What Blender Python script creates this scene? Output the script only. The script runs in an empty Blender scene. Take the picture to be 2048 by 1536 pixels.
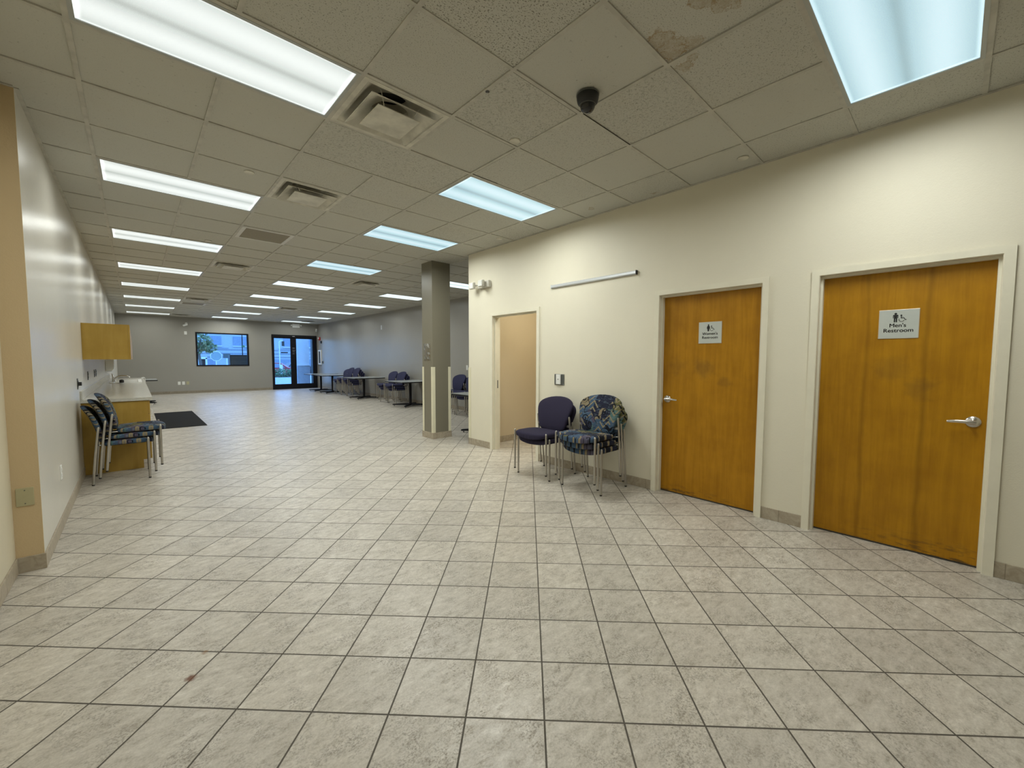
import bpy, bmesh, math, random
from mathutils import Vector, Matrix
random.seed(7)
PI = math.pi
scene = bpy.context.scene
COL = scene.collection

# ------------------------------------------------------------------ node helpers
def new_mat(name):
    m = bpy.data.materials.new(name); m.use_nodes = True
    nt = m.node_tree; nt.nodes.clear()
    return m, nt
class N:
    """small node-graph builder"""
    def __init__(s, nt): s.nt = nt
    def node(s, t, **kw):
        n = s.nt.nodes.new(t)
        for k, v in kw.items(): setattr(n, k, v)
        return n
    def link(s, a, b): s.nt.links.new(a, b)
    def put(s, sock, v):
        if hasattr(v, 'is_output'): s.link(v, sock)
        else: sock.default_value = v
    def math(s, op, a, b=None, c=None, clamp=False):
        n = s.node('ShaderNodeMath', operation=op); n.use_clamp = clamp
        s.put(n.inputs[0], a)
        if b is not None: s.put(n.inputs[1], b)
        if c is not None: s.put(n.inputs[2], c)
        return n.outputs[0]
    def vmath(s, op, a, b=None, out=0):
        n = s.node('ShaderNodeVectorMath', operation=op)
        s.put(n.inputs[0], a)
        if b is not None: s.put(n.inputs[1], b)
        return n.outputs[out]
    def mapr(s, v, a, b, c=0.0, d=1.0, smooth=True):
        n = s.node('ShaderNodeMapRange'); n.interpolation_type = 'SMOOTHSTEP' if smooth else 'LINEAR'
        s.put(n.inputs[0], v); n.inputs[1].default_value = a; n.inputs[2].default_value = b
        n.inputs[3].default_value = c; n.inputs[4].default_value = d
        return n.outputs[0]
    def mix(s, f, a, b, blend='MIX'):
        n = s.node('ShaderNodeMix', data_type='RGBA', blend_type=blend)
        s.put(n.inputs[0], f); s.put(n.inputs[6], a); s.put(n.inputs[7], b)
        return n.outputs[2]
    def noise(s, vec, scale, detail=3.0, rough=0.55, dist=0.0, out=0):
        n = s.node('ShaderNodeTexNoise'); s.put(n.inputs['Vector'], vec)
        n.inputs['Scale'].default_value = scale; n.inputs['Detail'].default_value = detail
        n.inputs['Roughness'].default_value = rough; n.inputs['Distortion'].default_value = dist
        return n.outputs[out]
    def vor(s, vec, scale, dist='EUCLIDEAN', feature='F1', rnd=1.0):
        n = s.node('ShaderNodeTexVoronoi', distance=dist, feature=feature); s.put(n.inputs['Vector'], vec)
        n.inputs['Scale'].default_value = scale; n.inputs['Randomness'].default_value = rnd
        return n
    def ramp(s, f, stops, interp='LINEAR'):
        n = s.node('ShaderNodeValToRGB'); cr = n.color_ramp; cr.interpolation = interp
        while len(cr.elements) < len(stops): cr.elements.new(0.5)
        for e, (p, c) in zip(cr.elements, stops): e.position = p; e.color = rgba(c)
        s.put(n.inputs[0], f); return n.outputs[0]
    def mapping(s, vec, loc=(0, 0, 0), rot=(0, 0, 0), sc=(1, 1, 1)):
        n = s.node('ShaderNodeMapping'); s.put(n.inputs[0], vec)
        n.inputs[1].default_value = loc; n.inputs[2].default_value = rot; n.inputs[3].default_value = sc
        return n.outputs[0]
    def bump(s, h, strength, dist=0.01):
        n = s.node('ShaderNodeBump'); s.put(n.inputs['Height'], h)
        n.inputs['Strength'].default_value = strength; n.inputs['Distance'].default_value = dist
        return n.outputs[0]
    def pbr(s, col, rough=0.5, metal=0.0, normal=None, spec=0.5, emit=None, estr=0.0):
        b = s.node('ShaderNodeBsdfPrincipled'); s.put(b.inputs['Base Color'], col)
        s.put(b.inputs['Roughness'], rough); s.put(b.inputs['Metallic'], metal)
        s.put(b.inputs['Specular IOR Level'], spec)
        if normal is not None: s.link(normal, b.inputs['Normal'])
        if emit is not None:
            s.put(b.inputs['Emission Color'], emit); s.put(b.inputs['Emission Strength'], estr)
        o = s.node('ShaderNodeOutputMaterial'); s.link(b.outputs[0], o.inputs[0]); return b
    def geo(s): return s.node('ShaderNodeNewGeometry').outputs['Position']
    def obj(s): return s.node('ShaderNodeTexCoord').outputs['Object']
    def uv(s): return s.node('ShaderNodeTexCoord').outputs['UV']
def rgba(c): return (c[0], c[1], c[2], 1.0) if len(c) == 3 else c
def lin(r, g, b):
    f = lambda v: (v / 255) / 12.92 if v / 255 <= 0.04045 else ((v / 255 + 0.055) / 1.055) ** 2.4
    return (f(r), f(g), f(b), 1.0)

# ------------------------------------------------------------------ materials
def plain(name, col, rough=0.5, metal=0.0, spec=0.5, var=0.06, vscale=6.0, bump=0.0, bscale=200.0):
    m, nt = new_mat(name); g = N(nt); col = rgba(col)
    v = g.noise(g.obj(), vscale, 4)
    dark = tuple(c * (1 - var * 2) for c in col[:3]) + (1,)
    c = g.mix(g.mapr(v, 0.3, 0.7), dark, col)
    nrm = g.bump(g.noise(g.obj(), bscale, 2), bump) if bump else None
    g.pbr(c, rough, metal, nrm, spec); return m

def wall_paint(name, col, rough=0.5, spec=0.5, smear=0.04):
    m, nt = new_mat(name); g = N(nt); P = g.geo(); col = rgba(col)
    v = g.noise(P, 1.3, 4, 0.6)
    c = g.mix(g.mapr(v, 0.3, 0.75), tuple(x * (1 - smear) for x in col[:3]) + (1,), col)
    sc = g.mapr(g.noise(g.mapping(P, sc=(6, 6, 1.2)), 1.0, 6, 0.7), 0.66, 0.78, 0, 0.10)
    c = g.mix(sc, c, tuple(x * 0.6 for x in col[:3]) + (1,))
    h = g.math('ADD', g.noise(P, 130, 2), g.math('MULTIPLY', g.noise(P, 45, 2), 0.7))
    g.pbr(c, rough, 0, g.bump(h, 0.16, 0.004), spec); return m

FA = -0.783954; FS = 0.29893; FX0 = 0.8319112 * 1.36 / 1.2939394; FY0 = 0.7413763 * 1.36 / 1.2939394
def floor_mat():
    m, nt = new_mat('floor_tile'); g = N(nt); P = g.geo()
    ca, sa = math.cos(FA), math.sin(FA)
    Q = g.vmath('SUBTRACT', P, (FX0, FY0, 0))
    u = g.vmath('DOT_PRODUCT', Q, (ca / FS, sa / FS, 0), 1)
    v = g.vmath('DOT_PRODUCT', Q, (-sa / FS, ca / FS, 0), 1)
    def edge(a):
        f = g.math('FRACT', a); return g.math('MINIMUM', f, g.math('SUBTRACT', 1.0, f))
    d = g.math('MINIMUM', edge(u), edge(v))
    grout = g.mapr(d, 0.0090, 0.0140, 1.0, 0.0)
    comb = g.node('ShaderNodeCombineXYZ')
    g.put(comb.inputs[0], g.math('FLOOR', u)); g.put(comb.inputs[1], g.math('FLOOR', v))
    wn = g.node('ShaderNodeTexWhiteNoise', noise_dimensions='3D'); g.link(comb.outputs[0], wn.inputs['Vector'])
    off = g.vmath('SCALE', wn.outputs['Color']); off.node.inputs['Scale'].default_value = 37.0
    loc = g.vmath('ADD', Q, off)
    grain = g.mapping(loc, rot=(0, 0, 0.35), sc=(1.0, 1.9, 1.0))
    big = g.noise(loc, 6.5, 4, 0.62, 0.3)
    med = g.noise(grain, 15.0, 9, 0.74, 0.25)
    fine = g.noise(loc, 120.0, 4, 0.7, 0.2)
    # ridged fissures in the stone print
    rid = g.math('ABSOLUTE', g.math('SUBTRACT', g.noise(grain, 9.0, 9, 0.72, 0.45), 0.5))
    vein = g.math('MULTIPLY', g.mapr(rid, 0.0, 0.022, 1.0, 0.0), g.mapr(big, 0.40, 0.60))
    pit = g.math('MULTIPLY', g.mapr(fine, 0.50, 0.64), g.mapr(big, 0.44, 0.66))
    base = g.ramp(med, [(0.30, (0.28, 0.243, 0.190)), (0.46, (0.45, 0.408, 0.343)), (0.56, (0.51, 0.467, 0.400)), (0.74, (0.68, 0.635, 0.560))])
    c = g.mix(g.math('MULTIPLY', vein, 0.55), base, (0.15, 0.125, 0.09, 1))
    c = g.mix(g.math('MULTIPLY', pit, 0.62), c, (0.16, 0.135, 0.10, 1))
    c = g.mix(g.math('MULTIPLY', g.mapr(fine, 0.55, 0.42), 0.22), c, (0.72, 0.68, 0.60, 1))
    tint = g.mapr(wn.outputs['Value'], 0, 1, 0.90, 1.05, False)
    tc = g.node('ShaderNodeCombineColor')
    for i in range(3): g.put(tc.inputs[i], tint)
    c = g.mix(1.0, c, tc.outputs[0], 'MULTIPLY')
    # two small rust marks dropped on the tiles in the foreground
    def spot2(cx, cy, r, k):
        n = g.math('MULTIPLY', g.math('SUBTRACT', g.noise(P, 60, 3), 0.5), 0.035)
        dd = g.math('ADD', g.vmath('DISTANCE', P, (cx, cy, 0), 1), n)
        return g.mapr(dd, r * 0.2, r, k, 0.0)
    gc = g.mix(g.noise(P, 8, 3), (0.055, 0.046, 0.034, 1), (0.095, 0.082, 0.062, 1))
    c = g.mix(grout, c, gc)
    c = g.mix(spot2(0.122, 2.150, 0.030, 1.0), c, (0.13, 0.045, 0.012, 1))
    c = g.mix(spot2(0.187, 2.300, 0.018, 0.7), c, (0.22, 0.12, 0.045, 1))
    rough = g.math('ADD', g.math('MULTIPLY', grout, 0.4), g.mapr(med, 0.3, 0.7, 0.41, 0.29))
    hgt = g.math('SUBTRACT', g.math('MULTIPLY', med, 0.30), g.math('ADD', grout, g.math('MULTIPLY', vein, 0.25)))
    g.pbr(c, rough, 0, g.bump(hgt, 0.26, 0.004), 0.50); return m

CX0, CY0, CG, CZ = 1.0371, 2.3885, 0.6096, 3.005
def ceil_mat(name, kind):
    m, nt = new_mat(name); g = N(nt); P = g.geo()
    base = (0.515, 0.508, 0.452, 1); dark = (0.13, 0.115, 0.085, 1)
    Pd = g.vmath('ADD', P, g.vmath('SCALE', g.noise(P, 14, 2, out=1)))
    if kind == 0:      # fine pinholes
        a = g.mapr(g.noise(P, 150, 2, 0.6), 0.62, 0.70)
        k = 0.40; b = g.mapr(g.noise(P, 46, 3, 0.6), 0.66, 0.74); a = g.math('MAXIMUM', g.math('MULTIPLY', a, 0.7), b)
    elif kind == 1:    # bold short dark fissures
        a = g.mapr(g.noise(g.mapping(P, rot=(0, 0, 0.5), sc=(1.0, 1.5, 1)), 104, 2, 0.55, 0.5), 0.575, 0.63); k = 0.85
    elif kind == 3:    # coarse crackled fissures
        rid = g.math('ABSOLUTE', g.math('SUBTRACT', g.noise(P, 58, 2, 0.5, 0.9), 0.5))
        a = g.math('MULTIPLY', g.mapr(rid, 0.0, 0.05, 1, 0), g.mapr(g.noise(P, 66, 2), 0.42, 0.52)); k = 0.62
    else:              # fine pinholes, more of them
        a = g.mapr(g.noise(P, 150, 2, 0.6), 0.585, 0.66); k = 0.62
    c = g.mix(g.math('MULTIPLY', a, k), base, dark)
    c = g.mix(g.mapr(g.noise(P, 2.2, 4), 0.45, 0.8, 0, 0.16), c, (0.50, 0.45, 0.36, 1))
    # old water stains, brown with a darker rim
    st = None
    for (x, y, r) in ((2.08, 1.12, 0.085), (2.17, 1.10, 0.085), (2.21, 1.02, 0.06), (2.33, 1.11, 0.045), (2.30, 1.05, 0.03), (1.97, 0.84, 0.075), (2.06, 0.78, 0.07), (3.73, 2.78, 0.04), (3.85, 2.10, 0.025)):
        n = g.math('MULTIPLY', g.math('SUBTRACT', g.noise(P, 15, 5, 0.65), 0.5), 0.17)
        d = g.math('ADD', g.vmath('DISTANCE', P, (x, y, CZ), 1), n)
        body = g.mapr(d, r * 0.75, r, 0.40, 0.0)
        rim = g.mapr(g.math('ABSOLUTE', g.math('SUBTRACT', d, r * 0.90)), 0.0, r * 0.14, 0.75, 0.0)
        s_ = g.math('MAXIMUM', body, rim); st = s_ if st is None else g.math('MAXIMUM', st, s_)
    st = g.math('MULTIPLY', st, g.mapr(g.noise(P, 30, 4, 0.65), 0.36, 0.58, 0.45, 1.0))
    sy = g.node('ShaderNodeSeparateXYZ'); g.link(P, sy.inputs[0])
    tile = g.math('ADD', g.math('LESS_THAN', sy.outputs[1], CY0 - 2 * CG), g.math('GREATER_THAN', sy.outputs[1], 1.9), clamp=True)   # the tile with the camera in it stayed dry
    c = g.mix(g.math('MULTIPLY', st, tile), c, (0.27, 0.165, 0.05, 1))
    g.pbr(c, 0.9, 0, g.bump(g.math('SUBTRACT', g.noise(P, 90, 3), a), 0.25, 0.004), 0.2); return m

def wood_mat(name, c1, c2, seams=False, smudge=(), scuff=None, rough=0.38, gl=1.0):
    m, nt = new_mat(name); g = N(nt); P = g.geo()
    n1 = g.noise(g.mapping(P, sc=(28 * gl, 28 * gl, 1.6)), 1.0, 6, 0.62, 0.6)
    n2 = g.noise(g.mapping(P, sc=(5, 5, 0.55)), 1.0, 4, 0.6, 1.5)
    n3 = g.noise(P, 4.5, 4, 0.6)
    f = g.math('ADD', g.math('MULTIPLY', n1, 0.40), g.math('ADD', g.math('MULTIPLY', n2, 0.25), g.math('MULTIPLY', n3, 0.35)))
    c = g.mix(g.mapr(f, 0.36, 0.64), rgba(c2), rgba(c1))
    if seams:
        sep = g.node('ShaderNodeSeparateXYZ'); g.link(P, sep.inputs[0])
        wob = g.math('MULTIPLY', g.math('SUBTRACT', g.noise(g.mapping(P, sc=(1, 1, 1.2)), 1.5, 4), 0.5), 0.05)
        y = g.math('ADD', sep.outputs[1], wob)
        for (sy, w, k) in seams:
            b = g.mapr(g.math('ABSOLUTE', g.math('SUBTRACT', y, sy)), 0.0, w, k, 0.0)
            c = g.mix(b, c, tuple(v * 0.55 for v in c2[:3]) + (1,))
    for (x, y, z, r, k) in smudge:
        d = g.math('ADD', g.vmath('DISTANCE', P, (x, y, z), 1), g.math('MULTIPLY', g.math('SUBTRACT', g.noise(P, 9, 4), 0.5), 0.22))
        c = g.mix(g.mapr(d, r * 0.2, r, k, 0.0), c, (0.07, 0.042, 0.015, 1))
    if scuff:
        sep = g.node('ShaderNodeSeparateXYZ'); g.link(P, sep.inputs[0])
        low = g.math('MULTIPLY', g.mapr(sep.outputs[2], 0.03, scuff[0], 1, 0), g.mapr(g.noise(g.mapping(P, sc=(9, 9, 42)), 1.0, 5, 0.7), 0.48, 0.62))
        low = g.math('MULTIPLY', low, g.mapr(sep.outputs[1], scuff[1], scuff[2], 0.15, 1.0, False))
        c = g.mix(g.math('MULTIPLY', low, 0.75), c, (0.05, 0.032, 0.015, 1))
    g.pbr(c, rough, 0, g.bump(n1, 0.06, 0.003), 0.28); return m

def lens_mat(name, tint, k):
    """prismatic lens lit from behind by two tubes that run along local X"""
    m, nt = new_mat(name); g = N(nt); P = g.obj()
    sep = g.node('ShaderNodeSeparateXYZ'); g.link(P, sep.inputs[0])
    y = sep.outputs[1]; x = sep.outputs[0]
    def tube(c, w): return g.mapr(g.math('ABSOLUTE', g.math('SUBTRACT', y, c)), 0.0, w, 1.0, 0.0)
    t = g.math('MAXIMUM', tube(0.15, 0.17), tube(-0.14, 0.19))
    gap = tube(0.005, 0.04)
    edge = g.mapr(g.math('MAXIMUM', g.math('SUBTRACT', g.math('ABSOLUTE', x), 0.56), g.math('SUBTRACT', g.math('ABSOLUTE', y), 0.262)), -0.012, 0.008)
    lvl = g.math('ADD', g.math('ADD', 0.58, g.math('MULTIPLY', t, 0.34)), g.math('SUBTRACT', g.math('MULTIPLY', edge, 0.35), g.math('MULTIPLY', gap, 0.10)))
    pr = g.mapr(g.noise(P, 230, 1), 0.35, 0.65, 0.95, 1.04)
    bugs = g.mapr(g.vor(P, 9.0).outputs['Distance'], 0.018, 0.03, 0.55, 1.0)
    lvl = g.math('MULTIPLY', g.math('MULTIPLY', lvl, pr), bugs)
    col = g.mix(g.math('ADD', t, g.math('MULTIPLY', edge, 0.7), clamp=True), rgba(tint), rgba(tuple(0.3 + 0.7 * v for v in tint[:3])))
    g.pbr((0.25, 0.26, 0.26, 1), 0.35, 0, g.bump(g.noise(P, 230, 1), 0.2, 0.002), 0.4, col, g.math('MULTIPLY', lvl, k)); return m

def fabric_plain(name, col):
    m, nt = new_mat(name); g = N(nt); U = g.uv(); col = rgba(col)
    w = g.node('ShaderNodeTexWave', wave_type='BANDS'); g.put(w.inputs[0], U); w.inputs['Scale'].default_value = 160
    w.inputs['Distortion'].default_value = 1.5
    v = g.math('MULTIPLY', g.math('ADD', w.outputs['Fac'], g.noise(U, 320, 2)), 0.5)
    c = g.mix(v, tuple(x * 0.6 for x in col[:3]) + (1,), tuple(x * 1.35 for x in col[:3]) + (1,))
    g.pbr(c, 0.92, 0, g.bump(v, 0.3, 0.002), 0.2); return m

def fabric_swirl(name):
    m, nt = new_mat(name); g = N(nt); U = g.uv()
    patch = g.vor(g.mapping(U, loc=(0.13, 0.31, 0)), 8.5, 'CHEBYCHEV', rnd=0.75)
    sepc = g.node('ShaderNodeSeparateColor'); g.link(patch.outputs['Color'], sepc.inputs[0])
    c = g.ramp(sepc.outputs[0], [(0.0, (0.015, 0.017, 0.035)), (0.26, (0.050, 0.085, 0.140)), (0.42, (0.075, 0.135, 0.130)), (0.54, (0.11, 0.105, 0.04)),
                                 (0.64, (0.21, 0.17, 0.105)), (0.76, (0.075, 0.065, 0.10)), (0.84, (0.045, 0.08, 0.13))], 'CONSTANT')
    # brush streaks inside the patches
    st = g.noise(g.mapping(U, rot=(0, 0, 0.7), sc=(14, 90, 1)), 1.0, 3)
    c = g.mix(g.mapr(st, 0.56, 0.62, 0, 0.40), c, (0.16, 0.22, 0.27, 1))
    # zig-zag bands
    su = g.node('ShaderNodeSeparateXYZ'); g.link(U, su.inputs[0])
    tri = g.math('MULTIPLY', g.math('ABSOLUTE', g.math('SUBTRACT', g.math('FRACT', g.math('MULTIPLY', su.outputs[0], 8.5)), 0.5)), 2.0)
    ch = g.math('FRACT', g.math('ADD', g.math('MULTIPLY', su.outputs[1], 15.0), g.math('MULTIPLY', tri, 0.95)))
    zz = g.math('MULTIPLY', g.math('LESS_THAN', ch, 0.30), g.mapr(g.noise(g.mapping(U, loc=(1.7, 0.4, 0)), 6.5, 1), 0.53, 0.55))
    c = g.mix(zz, c, (0.23, 0.19, 0.115, 1))
    # black scroll lines
    def spirals(scale, loc, turn, lw, rmax):
        V = g.mapping(U, loc=loc); vo = g.vor(V, scale, rnd=0.8)
        d = g.vmath('SUBTRACT', V, vo.outputs['Position'])
        se = g.node('ShaderNodeSeparateXYZ'); g.link(d, se.inputs[0])
        ang = g.math('DIVIDE', g.math('ARCTAN2', se.outputs[1], se.outputs[0]), 2 * PI)
        r = g.math('POWER', g.vmath('LENGTH', d, None, 1), 0.7)
        f = g.math('FRACT', g.math('ADD', ang, g.math('MULTIPLY', r, turn)))
        ln = g.mapr(g.math('ABSOLUTE', g.math('SUBTRACT', f, 0.5)), lw, lw + 0.05, 1, 0)
        inside = g.math('LESS_THAN', g.vmath('LENGTH', d, None, 1), rmax)
        return g.math('MULTIPLY', ln, inside)
    k = g.math('MAXIMUM', spirals(7.5, (0, 0, 0), 22.0, 0.17, 0.048), spirals(5.5, (0.4, 0.2, 0), -18.0, 0.13, 0.062))
    rid = g.math('ABSOLUTE', g.math('SUBTRACT', g.noise(U, 9, 1, 0.4, 0.6), 0.5))
    k = g.math('MAXIMUM', k, g.mapr(rid, 0.010, 0.016, 1, 0))
    c = g.mix(k, c, (0.008, 0.009, 0.014, 1))
    g.pbr(c, 0.9, 0, g.bump(g.noise(U, 350, 2), 0.25, 0.002), 0.2); return m

def glass_mat(name, tint=(0.93, 0.97, 1.0), refl=0.035, rough=0.02):
    m, nt = new_mat(name); g = N(nt)
    t = g.node('ShaderNodeBsdfTransparent'); t.inputs[0].default_value = rgba(tint)
    gl = g.node('ShaderNodeBsdfGlossy'); gl.inputs['Roughness'].default_value = 0.02
    gl.inputs['Roughness'].default_value = rough
    mx = g.node('ShaderNodeMixShader'); g.put(mx.inputs[0], refl); g.link(t.outputs[0], mx.inputs[1]); g.link(gl.outputs[0], mx.inputs[2])
    o = g.node('ShaderNodeOutputMaterial'); g.link(mx.outputs[0], o.inputs[0]); return m

def leaf_mat(name, a, b):
    m, nt = new_mat(name); g = N(nt); P = g.geo()
    g.pbr(g.mix(g.mapr(g.noise(P, 7, 3), 0.35, 0.65), rgba(a), rgba(b)), 0.6, 0, None, 0.3); return m

M = {}
M['floor'] = floor_mat()
M['ceil'] = [ceil_mat('ceiling_tile_pinhole', 0), ceil_mat('ceiling_tile_fissured', 1), ceil_mat('ceiling_tile_medium', 2), ceil_mat('ceiling_tile_crackled', 3)]
M['tee'] = plain('ceiling_grid_paint', (0.52, 0.50, 0.435), 0.6, var=0.10, vscale=9)
M['gap'] = plain('dusty_gap_shade', (0.05, 0.042, 0.03), 0.9)  # dark brown standing in for dusty shade in gaps; also on the slab
M['cream'] = wall_paint('cream_wall_paint', (0.735, 0.69, 0.555), 0.55)
M['tan'] = wall_paint('tan_wall_paint', (0.60, 0.46, 0.27), 0.6)
M['alcovetan'] = wall_paint('alcove_wall_paint', (0.60, 0.51, 0.36), 0.6)
M['offwhite'] = wall_paint('pale_satin_wall_paint', (0.68, 0.655, 0.58), 0.27, 0.6)
M['creamleft'] = wall_paint('pale_cream_wall_paint', (0.66, 0.60, 0.45), 0.5)
M['grey'] = wall_paint('grey_satin_wall_paint', (0.30, 0.288, 0.255), 0.30, 0.5)
M['taupe'] = wall_paint('taupe_column_paint', (0.205, 0.188, 0.138), 0.35, 0.4)
M['trim'] = plain('cream_frame_paint', (0.76, 0.72, 0.58), 0.38, var=0.03)
M['guard'] = plain('cream_vinyl', (0.74, 0.70, 0.52), 0.35, var=0.03)
M['base'] = None
M['door'] = wood_mat('orange_birch_veneer', (0.43, 0.200, 0.006), (0.31, 0.135, 0.002), smudge=((4.01, 1.64, 1.28, 0.13, 0.34), (4.01, 1.88, 1.28, 0.12, 0.20), (4.01, 1.44, 1.16, 0.07, 0.25)), scuff=(0.12, 1.2, 1.9))
M['door2'] = wood_mat('orange_veneer_in_leaves', (0.44, 0.212, 0.006), (0.325, 0.145, 0.003), seams=((0.452, 0.022, 0.42), (0.138, 0.026, 0.50)), smudge=((4.01, 0.30, 1.30, 0.14, 0.22), (4.01, 0.155, 1.17, 0.11, 0.26)), scuff=(0.17, 0.60, -0.10))
M['maple'] = wood_mat('maple_laminate', (0.49, 0.32, 0.072), (0.415, 0.258, 0.05), rough=0.35, gl=0.6)
M['maple_edge'] = wood_mat('maple_edge_band', (0.36, 0.17, 0.045), (0.28, 0.12, 0.03), rough=0.4)
M['counter'] = plain('pale_laminate', (0.62, 0.60, 0.53), 0.16, var=0.06, vscale=60)
M['white'] = plain('white_plastic', (0.78, 0.78, 0.74), 0.35, var=0.02)
M['whitemetal'] = plain('white_painted_metal', (0.62, 0.60, 0.53), 0.42, var=0.06, vscale=12)
M['dusty'] = plain('dusty_white_metal', (0.66, 0.635, 0.54), 0.5, var=0.14, vscale=7)
M['fixture'] = plain('light_frame_metal', (0.40, 0.41, 0.39), 0.4, 0.2, var=0.04)
M['black'] = plain('black_matte', (0.012, 0.012, 0.013), 0.5)
M['blackmetal'] = plain('black_anodised_metal', (0.006, 0.006, 0.008), 0.55, 0.0, 0.2)
M['blackgloss'] = plain('smoked_dome', (0.012, 0.012, 0.014), 0.08, 0.0, 0.6)
M['chrome'] = plain('brushed_chrome', (0.62, 0.60, 0.56), 0.27, 1.0, var=0.05)
M['legmetal'] = plain('satin_nickel_tube', (0.50, 0.475, 0.43), 0.33, 0.95, var=0.05)
M['alu'] = plain('anodised_aluminium', (0.66, 0.68, 0.70), 0.33, 0.7, var=0.03)
M['purple'] = fabric_plain('dark_plum_fabric', (0.027, 0.023, 0.046))
M['navy'] = fabric_plain('navy_fabric', (0.033, 0.034, 0.075))
M['swirl'] = fabric_swirl('swirl_print_fabric')
M['tabletop'] = plain('grey_laminate_top', (0.36, 0.38, 0.37), 0.22, var=0.05, vscale=30)
M['signface'] = plain('silver_sign_face', (0.56, 0.60, 0.57), 0.30, 0.25, var=0.02)
M['signedge'] = plain('sign_bevel', (0.62, 0.55, 0.42), 0.3, 0.3, var=0.02)
M['ink'] = plain('black_ink', (0.008, 0.008, 0.008), 0.5)
M['beigeplate'] = plain('beige_plastic', (0.46, 0.42, 0.25), 0.4)
M['mat'] = plain('black_rubber_mat', (0.008, 0.008, 0.009), 0.9, spec=0.2, bump=0.5, bscale=300)
M['red'] = plain('red_plastic', (0.45, 0.025, 0.02), 0.4)
M['darkgrey'] = plain('dark_grey_metal', (0.10, 0.105, 0.095), 0.45)
M['lensA'] = lens_mat('white_lit_lens', (0.86, 0.95, 0.92), 1.0)
M['lensB'] = lens_mat('cool_lit_lens', (0.50, 0.84, 0.97), 0.98)
M['lensC'] = lens_mat('bright_cool_lit_lens', (0.80, 0.98, 1.0), 1.3)
M['glass'] = glass_mat('window_glass')
M['clearplastic'] = glass_mat('clear_plastic_sleeve', (0.96, 0.96, 0.95), 0.24, 0.22)
M['poly'] = plain('clear_lamp_head', (0.80, 0.80, 0.76), 0.12, var=0.05)
M['asphalt'] = plain('asphalt', (0.20, 0.20, 0.20), 0.9, var=0.15)
M['concrete'] = plain('concrete', (0.55, 0.55, 0.54), 0.85, var=0.1)
M['facade'] = plain('pale_facade', (0.55, 0.57, 0.60), 0.8, var=0.04)
M['facadeline'] = plain('facade_joint', (0.34, 0.37, 0.42), 0.7)
M['facadeglass'] = plain('facade_window_glass', (0.28, 0.33, 0.42), 0.2)
M['extwhite'] = plain('white_render', (0.80, 0.80, 0.80), 0.8, var=0.03)
M['extgrey'] = plain('grey_render', (0.42, 0.43, 0.45), 0.8)
M['cargreen'] = plain('sign_back_metal', (0.30, 0.36, 0.34), 0.5)
M['carred'] = plain('red_car_paint', (0.45, 0.03, 0.03), 0.25)
M['cardark'] = plain('dark_car_paint', (0.03, 0.03, 0.035), 0.25)
M['leaf'] = leaf_mat('tree_leaves', (0.07, 0.11, 0.03), (0.34, 0.34, 0.16))
M['hedge'] = leaf_mat('hedge_leaves', (0.05, 0.13, 0.05), (0.26, 0.36, 0.20))
M['bark'] = plain('bark', (0.16, 0.12, 0.09), 0.9)
def base_mat(name, k):
    m, nt = new_mat(name); g = N(nt); P = g.geo()
    n = g.noise(P, 16, 6, 0.66, 1.2)
    c = g.ramp(n, [(0.3, tuple(v * k for v in (0.30, 0.25, 0.18))), (0.55, tuple(v * k for v in (0.40, 0.345, 0.26))), (0.75, tuple(v * k for v in (0.47, 0.415, 0.325)))])
    sep = g.node('ShaderNodeSeparateXYZ'); g.link(P, sep.inputs[0])
    s_ = g.math('FRACT', g.math('DIVIDE', g.math('ADD', sep.outputs[0], sep.outputs[1]), 0.305))
    j = g.mapr(g.math('MINIMUM', s_, g.math('SUBTRACT', 1.0, s_)), 0.006, 0.012, 0.6, 0.0)
    c = g.mix(j, c, (0.17, 0.14, 0.10, 1))
    g.pbr(c, 0.45, 0, g.bump(n, 0.2, 0.003), 0.4); return m
M['base'] = base_mat('baseboard_tile', 1.0); M['basefar'] = base_mat('grey_baseboard_tile', 0.66)

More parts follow.
